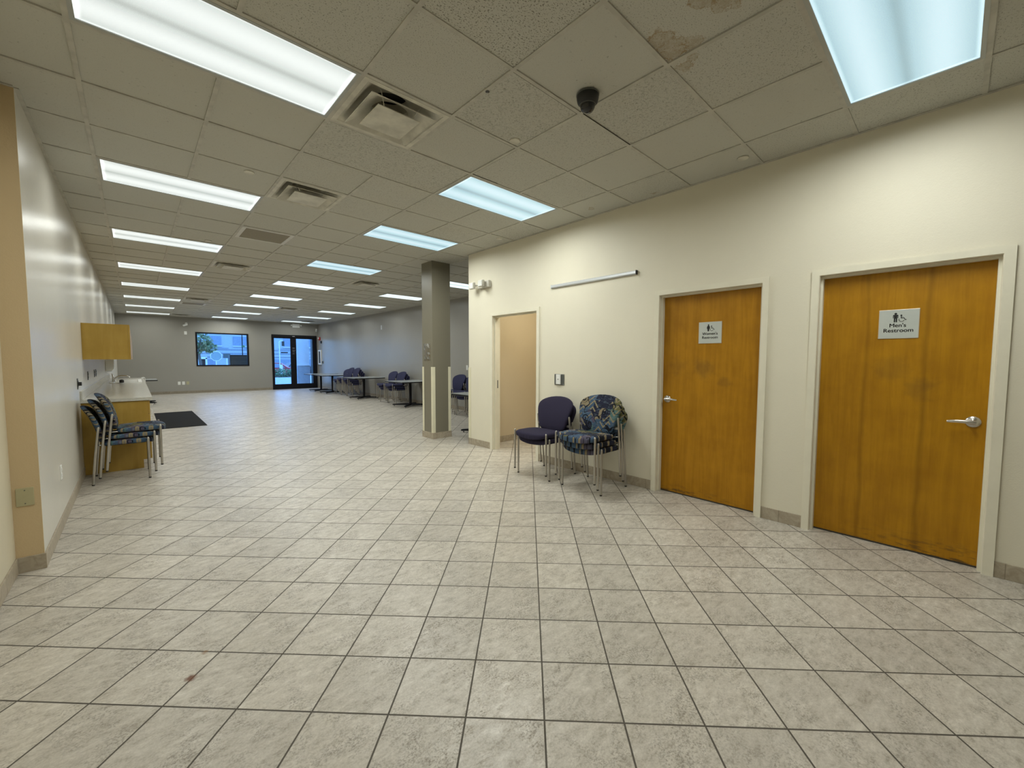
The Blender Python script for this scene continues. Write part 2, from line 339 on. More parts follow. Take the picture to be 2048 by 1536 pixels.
# ------------------------------------------------------------------ mesh helpers
class MB:
    def __init__(s): s.bm = bmesh.new()
    def box(s, x0, y0, z0, x1, y1, z1, bev=0.0, seg=2):
        vs = [s.bm.verts.new((x, y, z)) for x in (x0, x1) for y in (y0, y1) for z in (z0, z1)]
        F = [(0, 1, 3, 2), (4, 6, 7, 5), (0, 4, 5, 1), (2, 3, 7, 6), (0, 2, 6, 4), (1, 5, 7, 3)]
        fs = [s.bm.faces.new([vs[i] for i in f]) for f in F]
        bmesh.ops.recalc_face_normals(s.bm, faces=fs)
        if bev > 0:
            es = list({e for f in fs for e in f.edges})
            bmesh.ops.bevel(s.bm, geom=es, offset=bev, segments=seg, profile=0.5, affect='EDGES')
        return s
    def ring_loft(s, rings, cap0=True, cap1=True, closed=True):
        R = [[s.bm.verts.new(p) for p in r] for r in rings]
        n = len(R[0])
        for a, b in zip(R, R[1:]):
            for i in range(n if closed else n - 1):
                j = (i + 1) % n; s.bm.faces.new((a[i], a[j], b[j], b[i]))
        if cap0: s.bm.faces.new(list(reversed(R[0])))
        if cap1: s.bm.faces.new(R[-1])
        return s
    def tube(s, pts, r, seg=10, caps=True):
        pts = [Vector(p) for p in pts]; rr = r if isinstance(r, (list, tuple)) else [r] * len(pts)
        rings = []; up = None
        for i, p in enumerate(pts):
            t = ((pts[min(i + 1, len(pts) - 1)] - pts[max(i - 1, 0)])).normalized()
            if up is None: up = Vector((0, 0, 1)) if abs(t.z) < 0.9 else Vector((1, 0, 0))
            a = t.cross(up).normalized(); b = a.cross(t).normalized(); up = b
            rings.append([p + (a * math.cos(2 * PI * k / seg) + b * math.sin(2 * PI * k / seg)) * rr[i] for k in range(seg)])
        return s.ring_loft(rings, caps, caps)
    def lathe(s, prof, c=(0, 0, 0), axis='z', seg=24, caps=True):
        c = Vector(c); rings = []
        for (r, h) in prof:
            ring = []
            for k in range(seg):
                a = 2 * PI * k / seg; u, v = r * math.cos(a), r * math.sin(a)
                ring.append(c + Vector({'z': (u, v, h), 'x': (h, u, v), 'y': (v, h, u)}[axis]))
            rings.append(ring)
        return s.ring_loft(rings, caps, caps)
    def prism(s, poly, plane, d0, d1):
        """extrude a 2-D outline: plane 'yz' -> along x, 'xz' -> along y, 'xy' -> along z"""
        f = {'yz': lambda u, v, d: (d, u, v), 'xz': lambda u, v, d: (u, d, v), 'xy': lambda u, v, d: (u, v, d)}[plane]
        return s.ring_loft([[f(u, v, d0) for u, v in poly], [f(u, v, d1) for u, v in poly]])
    def grid_ring(s, o, i, plane, d0, d1):
        """rectangular frame: outer (u0,v0,u1,v1), inner likewise, extruded d0..d1"""
        f = {'yz': lambda u, v, d: (d, u, v), 'xz': lambda u, v, d: (u, d, v), 'xy': lambda u, v, d: (u, v, d)}[plane]
        q = lambda r: [(r[0], r[1]), (r[2], r[1]), (r[2], r[3]), (r[0], r[3])]
        rings = [[f(u, v, d) for u, v in q(r)] for r, d in ((o, d0), (o, d1), (i, d1), (i, d0), (o, d0))]
        s.ring_loft(rings, False, False); bmesh.ops.remove_doubles(s.bm, verts=s.bm.verts[:], dist=1e-6); return s
    def build(s, name, mat, parent=None, smooth=None, uv=None, world=True, keep0=False):
        bm = s.bm
        bmesh.ops.recalc_face_normals(bm, faces=bm.faces[:])
        if uv:
            L = bm.loops.layers.uv.new('UVMap'); ax = {'xy': (0, 1), 'yz': (1, 2), 'xz': (0, 2)}[uv]
            for f in bm.faces:
                for l in f.loops: l[L].uv = (l.vert.co[ax[0]] + 0.5, l.vert.co[ax[1]] + 0.5)
        off = Vector((0, 0, 0))
        if parent is not None and world: off = wloc(parent)
        elif parent is None and not keep0:
            xs = [v.co for v in bm.verts]
            off = Vector(((min(v.x for v in xs) + max(v.x for v in xs)) / 2, (min(v.y for v in xs) + max(v.y for v in xs)) / 2, min(v.z for v in xs)))
        if off.length: bmesh.ops.translate(bm, verts=bm.verts[:], vec=-off)
        me = bpy.data.meshes.new(name); bm.to_mesh(me); bm.free()
        for mt in (mat if isinstance(mat, list) else [mat]): me.materials.append(mt)
        if smooth is not None:
            me.polygons.foreach_set('use_smooth', [True] * len(me.polygons))
            me.update()
            me.set_sharp_from_angle(angle=math.radians(smooth))
        o = bpy.data.objects.new(name, me); COL.objects.link(o)
        if parent is not None: o.parent = parent
        else: o.location = off
        return o
def wloc(o):
    v = Vector((0, 0, 0))
    while o is not None: v = v + o.location; o = o.parent
    return v
def tag(o, label, cat, group=None):
    o['label'] = label; o['category'] = cat
    if group: o['group'] = group
    return o
def struct(o):
    o['kind'] = 'structure'; return o
def thing(name, loc, label=None, cat=None, group=None, rotz=0.0):
    o = bpy.data.objects.new(name, None); COL.objects.link(o); o.location = loc; o.rotation_euler = (0, 0, rotz)
    o.empty_display_size = 0.1
    if label: tag(o, label, cat, group)
    return o
def copy_tree(o, loc, rotz=0.0, label=None, group=None):
    def cp(x, par):
        c = x.copy(); COL.objects.link(c)
        if par is not None: c.parent = par
        for ch in x.children: cp(ch, c)
        return c
    r = cp(o, None); r.location = loc; r.rotation_euler = (0, 0, rotz)
    if label: r['label'] = label
    if group: r['group'] = group
    return r
def box(name, mat, x0, y0, z0, x1, y1, z1, parent=None, bev=0.0, **kw):
    return MB().box(x0, y0, z0, x1, y1, z1, bev).build(name, mat, parent, **kw)
def text_mesh(name, body, size, mat, parent, center, right, up, depth=0.0008, bold=0.0):
    cu = bpy.data.curves.new('lettering', 'FONT'); cu.body = body; cu.size = size; cu.align_x = 'CENTER'; cu.align_y = 'CENTER'
    cu.extrude = depth; cu.resolution_u = 4
    o = bpy.data.objects.new('lettering', cu); COL.objects.link(o)
    bpy.context.view_layer.update()
    me = bpy.data.meshes.new_from_object(o.evaluated_get(bpy.context.evaluated_depsgraph_get()))
    bpy.data.objects.remove(o); bpy.data.curves.remove(cu)
    r, u = Vector(right), Vector(up); n = r.cross(u)
    mtx = Matrix((r * 1.04, u, n)).transposed().to_4x4(); mtx.translation = Vector(center) - wloc(parent)
    me.transform(mtx)
    if bold:      # heavier strokes: the outline laid down again a hair to each side
        b = bmesh.new()
        for sx, sy_ in ((-1, 0), (1, 0), (0, -1), (0, 1)):
            c2 = me.copy(); c2.transform(Matrix.Translation(r * bold * sx + u * bold * sy_ * 0.8)); b.from_mesh(c2); bpy.data.meshes.remove(c2)
        b.to_mesh(me); b.free()
    me.materials.clear(); me.materials.append(mat)
    t = bpy.data.objects.new(name, me); me.name = name; COL.objects.link(t); t.parent = parent; return t

# ------------------------------------------------------------------ camera
F_PX = 816.148; YAW, PIT, ROL = 0.7452875, -0.0593376, 0.0024187
cy_, sy_, cp_, sp_ = math.cos(YAW), math.sin(YAW), math.cos(PIT), math.sin(PIT)
fwd = Vector((sy_ * cp_, cy_ * cp_, sp_)); right = Vector((cy_, -sy_, 0)); up = right.cross(fwd)
r2 = right * math.cos(ROL) + up * math.sin(ROL); u2 = up * math.cos(ROL) - right * math.sin(ROL)
cam = bpy.data.cameras.new('camera'); cam.sensor_fit = 'HORIZONTAL'; cam.sensor_width = 36.0; cam.lens = 36.0 * F_PX / 2048
cam.clip_start = 0.05; cam.clip_end = 400
co = bpy.data.objects.new('camera', cam); COL.objects.link(co)
m4 = Matrix((r2, u2, -fwd)).transposed().to_4x4(); m4.translation = (0, 0, 1.36); co.matrix_world = m4
scene.camera = co

# ------------------------------------------------------------------ room dimensions
XL, XLN, YSTEP, XR, YC, XF, YF, YB = -0.48, -0.60, 3.96, 3.94, 5.29, 6.45, 20.6, -3.6
ZT = 3.32   # wall top, just above the tiles

# floor
f_ = MB().box(XLN - 0.2, YB - 0.2, -0.12, XF + 0.2, YF + 0.2, 0.0)
struct(f_.build('floor', M['floor'], keep0=True))

# ceiling cells
lights = []
for j in range(0, 32, 4): lights.append(('A', -2, j))
for j in (-4, 1): lights.append(('B', 2, j))
for j in (4, 8, 12, 16, 20, 24, 28): lights.append(('B', 2, j))
for j in (8, 12, 16, 20, 24, 28): lights.append(('C', 6, j))
lights.append(('A', -2, -4))
diffs = [(0, 0), (0, 3), (0, 10), (0, 19), (0, 28), (4, 10), (4, 20), (7, 27)]
grilles = [(0, 6), (0, 21)]
skip = set()
for (_, i, j) in lights: skip |= {(i, j), (i + 1, j)}
for c_ in diffs + grilles: skip.add(c_)
bm = bmesh.new()
i0, i1 = -3, 9; j0, j1 = -10, 30
fiss = {(0, -2): 1, (1, -2): 0, (2, -2): 3, (1, -1): 3, (0, -1): 2, (2, -1): 2, (1, 0): 2, (2, 0): 2, (0, 1): 3, (1, 1): 3, (3, -2): 0, (1, -3): 2, (2, -3): 2, (0, 2): 2, (3, -3): 0, (3, -1): 0}
for i in range(i0, i1):
    for j in range(j0, j1):
        if (i, j) in skip: continue
        x0 = max(CX0 + i * CG, XLN); x1 = min(CX0 + (i + 1) * CG, XF); y0 = max(CY0 + j * CG, YB); y1 = min(CY0 + (j + 1) * CG, YF)
        if x1 <= x0 or y1 <= y0: continue
        dz = 0.006 + (random.uniform(-0.001, 0.0025) if (i, j) not in ((0, 1), (1, 1)) else 0.0)
        f = bm.faces.new([bm.verts.new(p) for p in ((x0, y0, CZ + dz), (x0, y1, CZ + dz), (x1, y1, CZ + dz), (x1, y0, CZ + dz))])
        r = random.random()
        if i >= 0 and j < 6: k = 3 if r < 0.12 else (2 if r < 0.55 else 0)
        else: k = 0 if r < 0.85 else 2
        f.material_index = fiss.get((i, j), k)
me = bpy.data.meshes.new('ceiling'); bm.normal_update(); bm.to_mesh(me); bm.free()
for mm in M['ceil']: me.materials.append(mm)
o = bpy.data.objects.new('ceiling', me); COL.objects.link(o); struct(o)

# suspended grid
g_ = MB()
def ymax_for(x): return YF
for i in range(i0, i1 + 1):
    x = CX0 + i * CG
    if x < XL or x > XF: continue
    cut = sorted([j for (_, li, j) in lights if li + 1 == i] + ([1] if i == 1 else [])); y = YB   # a long tile sits beside the nearest diffuser
    for j in cut + [None]:
        ye = YF if j is None else CY0 + j * CG
        g_.box(x - 0.012, y, CZ, x + 0.012, ye, CZ + 0.014)
        if j is not None: y = CY0 + (j + 1) * CG
for j in range(j0, j1 + 1):
    y = CY0 + j * CG
    if y < YB: continue
    g_.box(XL if y > YSTEP else XLN, y - 0.012, CZ + 0.0004, XF if y > YC else XR, y + 0.012, CZ + 0.0142)
struct(g_.build('trim_1', M['tee'], keep0=True))
# wall angle round the ceiling
a_ = MB()
a_.box(XLN, YB, CZ - 0.001, XLN + 0.022, YSTEP, CZ + 0.01); a_.box(XL, YSTEP, CZ - 0.001, XL + 0.022, YF, CZ + 0.01)
a_.box(XLN, YSTEP - 0.022, CZ - 0.001, XL, YSTEP, CZ + 0.01)
a_.box(XR - 0.022, YB, CZ - 0.001, XR, YC, CZ + 0.01); a_.box(XR, YC, CZ - 0.001, XF, YC + 0.022, CZ + 0.01)
a_.box(XL, YF - 0.022, CZ - 0.001, XF, YF, CZ + 0.01); a_.box(XF - 0.022, YC, CZ - 0.001, XF, YF, CZ + 0.01)
struct(a_.build('trim_2', M['tee'], keep0=True))
w = MB(); w.box(XLN - 0.15, YB - 0.15, 3.32, XF + 0.15, YF + 0.15, 3.40); struct(w.build('sky_blocking_slab', M['gap'], keep0=True))  # unseen slab added to keep sky light from leaking past the tiles
# thin dark strips painting in dusty gap shade where a few tiles sit askew
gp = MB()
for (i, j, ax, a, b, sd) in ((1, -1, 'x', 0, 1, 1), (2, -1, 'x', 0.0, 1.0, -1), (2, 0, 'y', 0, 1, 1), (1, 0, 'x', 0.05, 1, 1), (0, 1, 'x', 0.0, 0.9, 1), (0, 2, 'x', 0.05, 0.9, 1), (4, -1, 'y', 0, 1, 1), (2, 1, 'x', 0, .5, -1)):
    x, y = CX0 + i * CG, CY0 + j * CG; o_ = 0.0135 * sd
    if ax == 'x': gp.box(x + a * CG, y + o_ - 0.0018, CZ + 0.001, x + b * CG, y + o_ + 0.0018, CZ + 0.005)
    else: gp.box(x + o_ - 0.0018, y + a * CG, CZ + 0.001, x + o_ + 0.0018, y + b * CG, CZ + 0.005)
struct(gp.build('tile_gap_shade', M['gap'], keep0=True))

# walls -------------------------------------------------------------------------
w = MB(); w.box(XLN - 0.15, YB, 0, XLN, YSTEP, ZT); struct(w.build('wall_left_near', M['creamleft'], keep0=True))
w = MB(); w.box(XLN - 0.15, YSTEP + 0.004, 0, XL, YF, ZT); struct(w.build('wall_left', M['offwhite'], keep0=True))
w = MB(); w.box(XLN - 0.0005, YSTEP, 0, XL + 0.0005, YSTEP + 0.006, ZT); struct(w.build('wall_left_return', M['tan'], keep0=True))
w = MB(); w.box(XLN - 0.15, YB - 0.15, 0, XR + 0.12, YB, ZT); struct(w.build('wall_back', M['cream'], keep0=True))
# right wall with three openings: (y0, y1, top)
OP = [(-0.172, 0.738, 2.012), (1.135, 2.055, 2.010), (3.782, 4.690, 2.004)]
w = MB(); TH = 0.12; y = YB
for (a, b, t) in [(a_ - 0.02, b_ + 0.02, t_ + 0.02) for a_, b_, t_ in OP]:
    w.box(XR, y, 0, XR + TH, a, ZT); w.box(XR, a, t, XR + TH, b, ZT); y = b
w.box(XR, y, 0, XR + TH, YC, ZT)
bmesh.ops.remove_doubles(w.bm, verts=w.bm.verts[:], dist=1e-5)
struct(w.build('wall_right', M['cream'], keep0=True))
# back of the restroom block and the alcove beyond the open doorway
w = MB(); w.box(XR + TH, 5.05, 0, XF + 0.1, YC, ZT); struct(w.build('wall_block', [M['grey']], keep0=True))
w = MB(); w.box(XR + TH, 5.035, 0, 5.75, 5.05, 2.75); w.box(5.65, 3.2, 0, 5.75, 5.035, 2.75); w.box(XR + TH, 3.2, 0, 5.65, 3.3, 2.75)
struct(w.build('wall_alcove', M['alcovetan'], keep0=True))
w = MB(); w.box(XR + TH, 3.2, 2.75, 5.75, 5.05, 2.80); struct(w.build('ceiling_alcove', M['ceil'][0], keep0=True))
# far right wall, far wall
w = MB(); w.box(XF, YC, 0, XF + 0.15, YF + 0.15, ZT); struct(w.build('wall_far_right', M['grey'], keep0=True))
WX0, WX1, WZ0, WZ1 = 1.815, 3.612, 1.075, 2.432
DX0, DX1, DZ1 = 4.487, 6.375, 2.462
w = MB()
w.box(XLN - 0.15, YF, 0, WX0, YF + 0.15, ZT); w.box(WX0, YF, 0, WX1, YF + 0.15, WZ0); w.box(WX0, YF, WZ1, WX1, YF + 0.15, ZT)
w.box(WX1, YF, 0, DX0, YF + 0.15, ZT); w.box(DX0, YF, DZ1, DX1, YF + 0.15, ZT); w.box(DX1, YF, 0, XF + 0.15, YF + 0.15, ZT)
struct(w.build('wall_far', M['grey'], keep0=True))

# baseboards ---------------------------------------------------------------------
BH, BT = 0.100, 0.009
w = MB(); w.box(XLN, YB, 0, XLN + BT, YSTEP - BT, BH, 0.002); struct(w.build('baseboard_left_near', M['base'], keep0=True))
w = MB(); w.box(XLN, YSTEP - BT, 0, XL + BT, YSTEP, BH, 0.002); struct(w.build('baseboard_left_return', M['base'], keep0=True))
w = MB(); w.box(XL, YSTEP, 0, XL + BT, 6.80, BH, 0.002); w.box(XL, 14.0, 0, XL + BT, YF, BH, 0.002); struct(w.build('baseboard_left', M['base'], keep0=True))
w = MB()
for a, b in ((YB, -0.224), (0.79, 1.083), (2.107, 3.73), (4.742, YC)): w.box(XR - BT, a, 0, XR, b, BH, 0.002)
struct(w.build('baseboard_right', M['base'], keep0=True))
w = MB(); w.box(XL + BT, YF - BT, 0, DX0 - 0.002, YF, BH, 0.002); struct(w.build('baseboard_far', M['basefar'], keep0=True))
w = MB(); w.box(XF - BT, YC + BT, 0, XF, YF, BH, 0.002); struct(w.build('baseboard_far_right', M['basefar'], keep0=True))
w = MB(); w.box(XR - BT, YC, 0, XF - BT, YC + BT, BH, 0.002); struct(w.build('baseboard_block', M['basefar'], keep0=True))
w = MB(); w.box(XR + TH, 5.026, 0, 5.65, 5.035, BH, 0.002); struct(w.build('baseboard_alcove', M['base'], keep0=True))

# restroom doors -----------------------------------------------------------------
def frame_right(parent, a, b, t, depth, gap=0.0):
    """pressed-metal frame round an opening a..b, height t in the right wall"""
    fr = MB(); cw = 0.052; P = 0.018
    prof = [(XR, -cw), (XR - P, -cw), (XR - P, -0.004), (XR - P + 0.006, 0.0), (XR + 0.028, 0.0), (XR + 0.028, 0.016), (XR + 0.070, 0.016), (XR + 0.070, 0.0), (XR + TH + P, 0.0), (XR + TH + P, -cw), (XR + TH, -cw)]
    prof = [(x, -c) for x, c in prof]
    path = [(b, 0), (b, t), (a, t), (a, 0)]
    rings = []
    for k, (y, z) in enumerate(path):
        s_ = 1 if k < 2 else -1
        ring = []
        for (x, c) in prof:
            yy = y + s_ * c; zz = z + (c if k in (1, 2) else 0)
            ring.append((x, yy, zz))
        rings.append(ring)
    fr.ring_loft(rings)
    return fr.build('frame', M['trim'], parent, smooth=30)

def lever(parent, y, z, d, face):
    """lever handle on the face x=face, lever pointing along d (+1 = +y)"""
    h = MB()
    h.lathe([(0.001, 0.0), (0.036, 0.0), (0.037, -0.004), (0.034, -0.009), (0.024, -0.013), (0.014, -0.018), (0.0135, -0.048), (0.012, -0.054), (0.001, -0.055)], (face, y, z), 'x', 28)
    pts = [(face - 0.050, y - d * 0.012, z), (face - 0.054, y + d * 0.012, z + 0.001), (face - 0.054, y + d * 0.06, z + 0.002), (face - 0.052, y + d * 0.105, z - 0.001), (face - 0.046, y + d * 0.118, z - 0.003)]
    rings = []
    for k, p_ in enumerate(pts):
        hh = (0.011, 0.013, 0.0105, 0.0095, 0.007)[k]; ww = (0.008, 0.008, 0.006, 0.0055, 0.004)[k]
        rings.append([Vector(p_) + Vector((ww * math.cos(q * PI / 6), 0, hh * math.sin(q * PI / 6))) for q in range(12)])
    h.ring_loft(rings)
    return h.build('door_handle', M['chrome'], parent, smooth=40)

def restroom_door(name, a, b, t, mat, handle_y, d):
    face = XR + 0.0715
    e = struct(thing(name, (XR, (a + b) / 2, 0)))
    frame_right(e, a, b, t, 0.030 + 0.046)
    leaf = MB().box(face, a + 0.003, 0.012, face + 0.044, b - 0.003, t - 0.003, 0.002).build('door_leaf', mat, e)
    lever(leaf, handle_y, 0.962, d, face)
    st = MB()
    zc = 0.962; ye = handle_y - d * 0.068
    st.box(face - 0.0006, min(ye, ye - d * 0.004), zc - 0.03, face + 0.03, max(ye, ye - d * 0.004), zc + 0.03)
    st.build('latch_plate', M['darkgrey'], leaf)
    return e
restroom_door('door_1', *OP[1], M['door'], 1.988, -1)
restroom_door('door_2', *OP[0], M['door2'], -0.098, 1)
# open doorway: frame only with strike plate
e = struct(thing('door_3', (XR, (OP[2][0] + OP[2][1]) / 2, 0)))
frame_right(e, *OP[2], 0.05)
st = MB(); st.box(XR + 0.078, OP[2][1] - 0.0025, 0.93, XR + 0.100, OP[2][1] + 0.001, 1.05)
st.build('strike_plate', M['darkgrey'], e)
# dark strips filled in for the shade under the two closed doors
for n_, (a, b, t) in zip(('door_gap_shade_a', 'door_gap_shade_b'), (OP[1], OP[0])):
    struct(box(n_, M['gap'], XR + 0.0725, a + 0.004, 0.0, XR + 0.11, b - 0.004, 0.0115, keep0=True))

# restroom signs -----------------------------------------------------------------
def disc(mb, cy, cz, r, d0, d1, n=20, sx=1.0):
    mb.prism([(cy + r * sx * math.cos(2 * PI * k / n), cz + r * math.sin(2 * PI * k / n)) for k in range(n)], 'yz', d0, d1)
def restroom_sign(y0, y1, z0, z1, who, label):
    f = XR + 0.0715; yc = (y0 + y1) / 2; zc = (z0 + z1) / 2
    e = tag(MB().box(f - 0.0045, y0, z0, f - 0.0003, y1, z1, 0.0015).build('restroom_sign', M['signedge']), label, 'sign', 'restroom door signs')
    fx = f - 0.0045
    MB().box(fx - 0.0006, y0 + 0.004, z0 + 0.004, fx + 0.001, y1 - 0.004, z1 - 0.004).build('sign_face', M['signface'], e)
    d0, d1 = fx - 0.0014, fx - 0.0005
    H = z1 - z0
    R = (0, -1, 0)
    text_mesh('lettering', who + "'s", 0.037 if who == 'Men' else 0.0345, M['ink'], e, (fx - 0.0008, yc + (0.004 if who == 'Men' else 0.0), zc - 0.010), R, (0, 0, 1), 0.0004, 0.0007)
    text_mesh('lettering', 'Restroom', 0.0375 if who == 'Men' else 0.0345, M['ink'], e, (fx - 0.0008, yc, zc - 0.046), R, (0, 0, 1), 0.0004, 0.0007)
    # person pictogram; +u is to the reader's right = -y
    s = lambda u, v: (yc - u * 0.84, zc + 0.044 + v * 0.84)
    k = 1.0
    if who == 'Men':
        pm = MB()
        poly = [(-.0135, .032), (.0135, .032), (.0165, .029), (.0165, .003), (.0125, .003), (.0115, .022), (.0105, .022), (.0105, -.031), (.0015, -.031), (.0010, .000), (-.0010, .000), (-.0015, -.031), (-.0105, -.031), (-.0105, .022), (-.0115, .022), (-.0125, .003), (-.0165, .003), (-.0165, .029)]
        pm.prism([s(u - 0.020, v - 0.006) for u, v in poly], 'yz', d0, d1); disc(pm, *s(-0.020, 0.0345), 0.0072, d0, d1)
        pm.build('figure_symbol', M['ink'], e)
    else:
        pm = MB()
        poly = [(-.006, .031), (.006, .031), (.0125, .024), (.0165, .010), (.0165, .002), (.0115, -.008), (.0090, -.012), (.0085, -.033), (-.0085, -.033), (-.0090, -.012), (-.0115, -.008), (-.0165, .002), (-.0165, .010), (-.0125, .024)]
        pm.prism([s(u - 0.018, v - 0.004) for u, v in poly], 'yz', d0, d1); disc(pm, *s(-0.018, 0.0345), 0.0066, d0, d1)
        pm.build('figure_symbol', M['ink'], e)
    wm = MB()   # wheelchair: wheel arc, body, legs
    cu, cv, ro, ri = 0.018, -0.016, 0.0185, 0.0145
    A = [math.radians(a) for a in range(150, 345, 8)]
    wm.prism([s(cu + ro * math.cos(a), cv + ro * math.sin(a)) for a in A] + [s(cu + ri * math.cos(a), cv + ri * math.sin(a)) for a in reversed(A)], 'yz', d0, d1)
    body = [(0.012, 0.014), (0.0185, 0.014), (0.0185, 0.006), (0.029, 0.006), (0.029, 0.002), (0.0185, 0.001), (0.0195, -0.004), (0.033, -0.004), (0.041, -0.021), (0.047, -0.0185), (0.0445, -0.014), (0.0365, 0.0005 - 0.0005), (0.034, 0.0005), (0.013, -0.010)]
    body = [(0.012, 0.014), (0.018, 0.014), (0.018, 0.000), (0.034, 0.000), (0.0425, -0.016), (0.048, -0.0135), (0.050, -0.018), (0.040, -0.0225), (0.0315, -0.006), (0.0125, -0.006)]
    wm.prism([s(u, v) for u, v in body], 'yz', d0, d1)
    wm.prism([s(u, v) for u, v in [(0.018, 0.0075), (0.029, 0.0075), (0.029, 0.0045), (0.018, 0.0045)]], 'yz', d0, d1)
    disc(wm, *s(0.0150, 0.0195), 0.0052, d0, d1)
    wm.build('wheelchair_symbol', M['ink'], e)
    return e
restroom_sign(0.1792, 0.3910, 1.5178, 1.7235, 'Men', "silver sign reading Men's Restroom on the nearest orange wooden door")
restroom_sign(1.4774, 1.6892, 1.5188, 1.7225, 'Women', "silver sign reading Women's Restroom on the orange wooden door left of it")

# things on the right wall --------------------------------------------------------
e = thing('rail', (XR, 2.92, 2.27), 'long slim aluminium rail mounted on cream wall left of the doors', 'rail')
MB().prism([(XR, 2.264), (XR - 0.018, 2.264), (XR - 0.028, 2.274), (XR - 0.028, 2.298), (XR - 0.016, 2.306), (XR, 2.306)], 'xz', 2.325, 3.515).build('rail_bar', M['alu'], e)
box('end_cap', M['black'], XR - 0.029, 2.316, 2.262, XR, 2.325, 2.307, e)
box('end_cap', M['alu'], XR - 0.029, 3.515, 2.262, XR, 3.521, 2.307, e)
# emergency light
ey = 4.86; ez = 2.495
e = thing('emergency_light', (XR, ey, ez - 0.05), 'white twin-head emergency light on the cream wall above the open doorway', 'emergency light')
MB().box(XR - 0.055, ey - 0.13, ez - 0.055, XR, ey + 0.13, ez + 0.045, 0.008).build('mounting_box', M['whitemetal'], e)
for (yy, dz) in ((ey - 0.02, 0.0), (ey + 0.20, -0.01)):
    hd = MB()
    hd.tube([(XR - 0.05, ey + (0.02 if yy < ey + .1 else 0.12), ez), (XR - 0.075, yy, ez + dz), (XR - 0.085, yy, ez + dz)], 0.012, 8)
    hd.box(XR - 0.125, yy - 0.055, ez + dz - 0.05, XR - 0.08, yy + 0.055, ez + dz + 0.05, 0.012)
    hb = hd.build('lamp_head', M['whitemetal'], e, smooth=40)
    ln = MB().box(XR - 0.130, yy - 0.046, ez + dz - 0.042, XR - 0.124, yy + 0.046, ez + dz + 0.042, 0.002)
    for k in range(3): ln.box(XR - 0.1325, yy - 0.044, ez + dz - 0.028 + k * 0.026, XR - 0.129, yy + 0.044, ez + dz - 0.018 + k * 0.026, 0.001)
    ln.build('lamp_lens', M['poly'], hb)
# wall control on metal back plate
e = thing('wall_switch', (XR, 3.382, 1.05), 'white wall switch on square grey metal plate above the plum chairs', 'switch')
box('back_plate', M['darkgrey'], XR - 0.006, 3.302, 1.042, XR, 3.464, 1.180, e, bev=0.002)
MB().box(XR - 0.024, 3.352, 1.052, XR - 0.005, 3.425, 1.176, 0.005).build('switch_body', M['white'], e)
d_ = MB(); d_.lathe([(0.001, -0.002), (0.006, -0.002), (0.006, 0.001), (0.001, 0.001)], (XR - 0.0245, 3.388, 1.115), 'x', 12); d_.build('button', M['black'], e)
for yy, zz in ((3.31, 1.17), (3.456, 1.17), (3.31, 1.05), (3.456, 1.05)):
    MB().lathe([(0.001, -0.003), (0.004, -0.002), (0.004, 0.0)], (XR - 0.006, yy, zz), 'x', 8).build('screw', M['chrome'], e)
# corner guard at end of the cream wall
struct(MB().prism([(XR - 0.007, YC - 0.050), (XR - 0.007, YC + 0.006), (XR + 0.045, YC + 0.006), (XR + 0.045, YC - 0.001), (XR - 0.0005, YC - 0.001), (XR - 0.0005, YC - 0.050)], 'xy', BH, 1.235).build('trim_6', M['guard'], keep0=True))

# alcove warm lamp
e = thing('alcove_light', (4.75, 4.05, 2.75), 'round ceiling light inside the alcove beyond the open doorway', 'ceiling light')
MB().lathe([(0.14, 0.0), (0.15, -0.02), (0.13, -0.05), (0.07, -0.065), (0.001, -0.07)], (4.75, 4.05, 2.75), 'z', 28, caps=False).build('lamp_shade', M['lensA'], e, smooth=60)
def lamp(parent, loc, size, sy, power, col, name='lamp', spread=PI):
    L = bpy.data.lights.new(name, 'AREA'); L.shape = 'RECTANGLE'; L.size = size; L.size_y = sy; L.energy = power; L.color = col; L.spread = spread
    o = bpy.data.objects.new(name, L); COL.objects.link(o); o.parent = parent; o.location = loc; return o
lamp(e, (0, 0, -0.08), 0.25, 0.25, 18.0, (1.0, 0.92, 0.72))

# column ---------------------------------------------------------------------------
KX0, KX1, KY0, KY1 = 3.705, 4.065, 6.0, 6.33
e = struct(thing('wall_column', ((KX0 + KX1) / 2, (KY0 + KY1) / 2, 0)))
box('shaft', M['taupe'], KX0, KY0, 0, KX1, KY1, ZT, e)
w = MB(); w.grid_ring((KX0 - 0.012, KY0 - 0.012, KX1 + 0.012, KY1 + 0.012), (KX0, KY0, KX1, KY1), 'xy', 0, 0.105); w.build('column_base', M['base'], e)
for (x, y, sx, sy) in ((KX0, KY0, 1, 1), (KX1, KY0, -1, 1), (KX0, KY1, 1, -1), (KX1, KY1, -1, -1)):
    q = 0.004; L_ = 0.048
    poly = [(x - sx * q, y - sy * q), (x + sx * L_, y - sy * q), (x + sx * L_, y), (x, y), (x, y + sy * L_), (x - sx * q, y + sy * L_)]
    MB().prism(poly, 'xy', 0.106, 1.235).build('corner_guard', M['guard'], e)
# clear plastic sleeve taped on the column
sl = MB(); rs = random.Random(3); n = 9
P = [[(KX0 - 0.002 - 0.010 * rs.random() * (1 if 0 < a < n - 1 and 0 < b < n - 1 else 0.2), KY0 + 0.06 + 0.215 * a / (n - 1), 1.335 + 0.30 * b / (n - 1)) for a in range(n)] for b in range(n)]
vs = [[sl.bm.verts.new(p) for p in row] for row in P]
for a in range(n - 1):
    for b in range(n - 1): sl.bm.faces.new((vs[b][a], vs[b][a + 1], vs[b + 1][a + 1], vs[b + 1][a]))
o = sl.build('plastic_sleeve', M['clearplastic'])
sd = o.modifiers.new('thickness', 'SOLIDIFY'); sd.thickness = 0.001
tag(o, 'crinkled clear plastic sleeve taped to the taupe column', 'plastic sleeve')

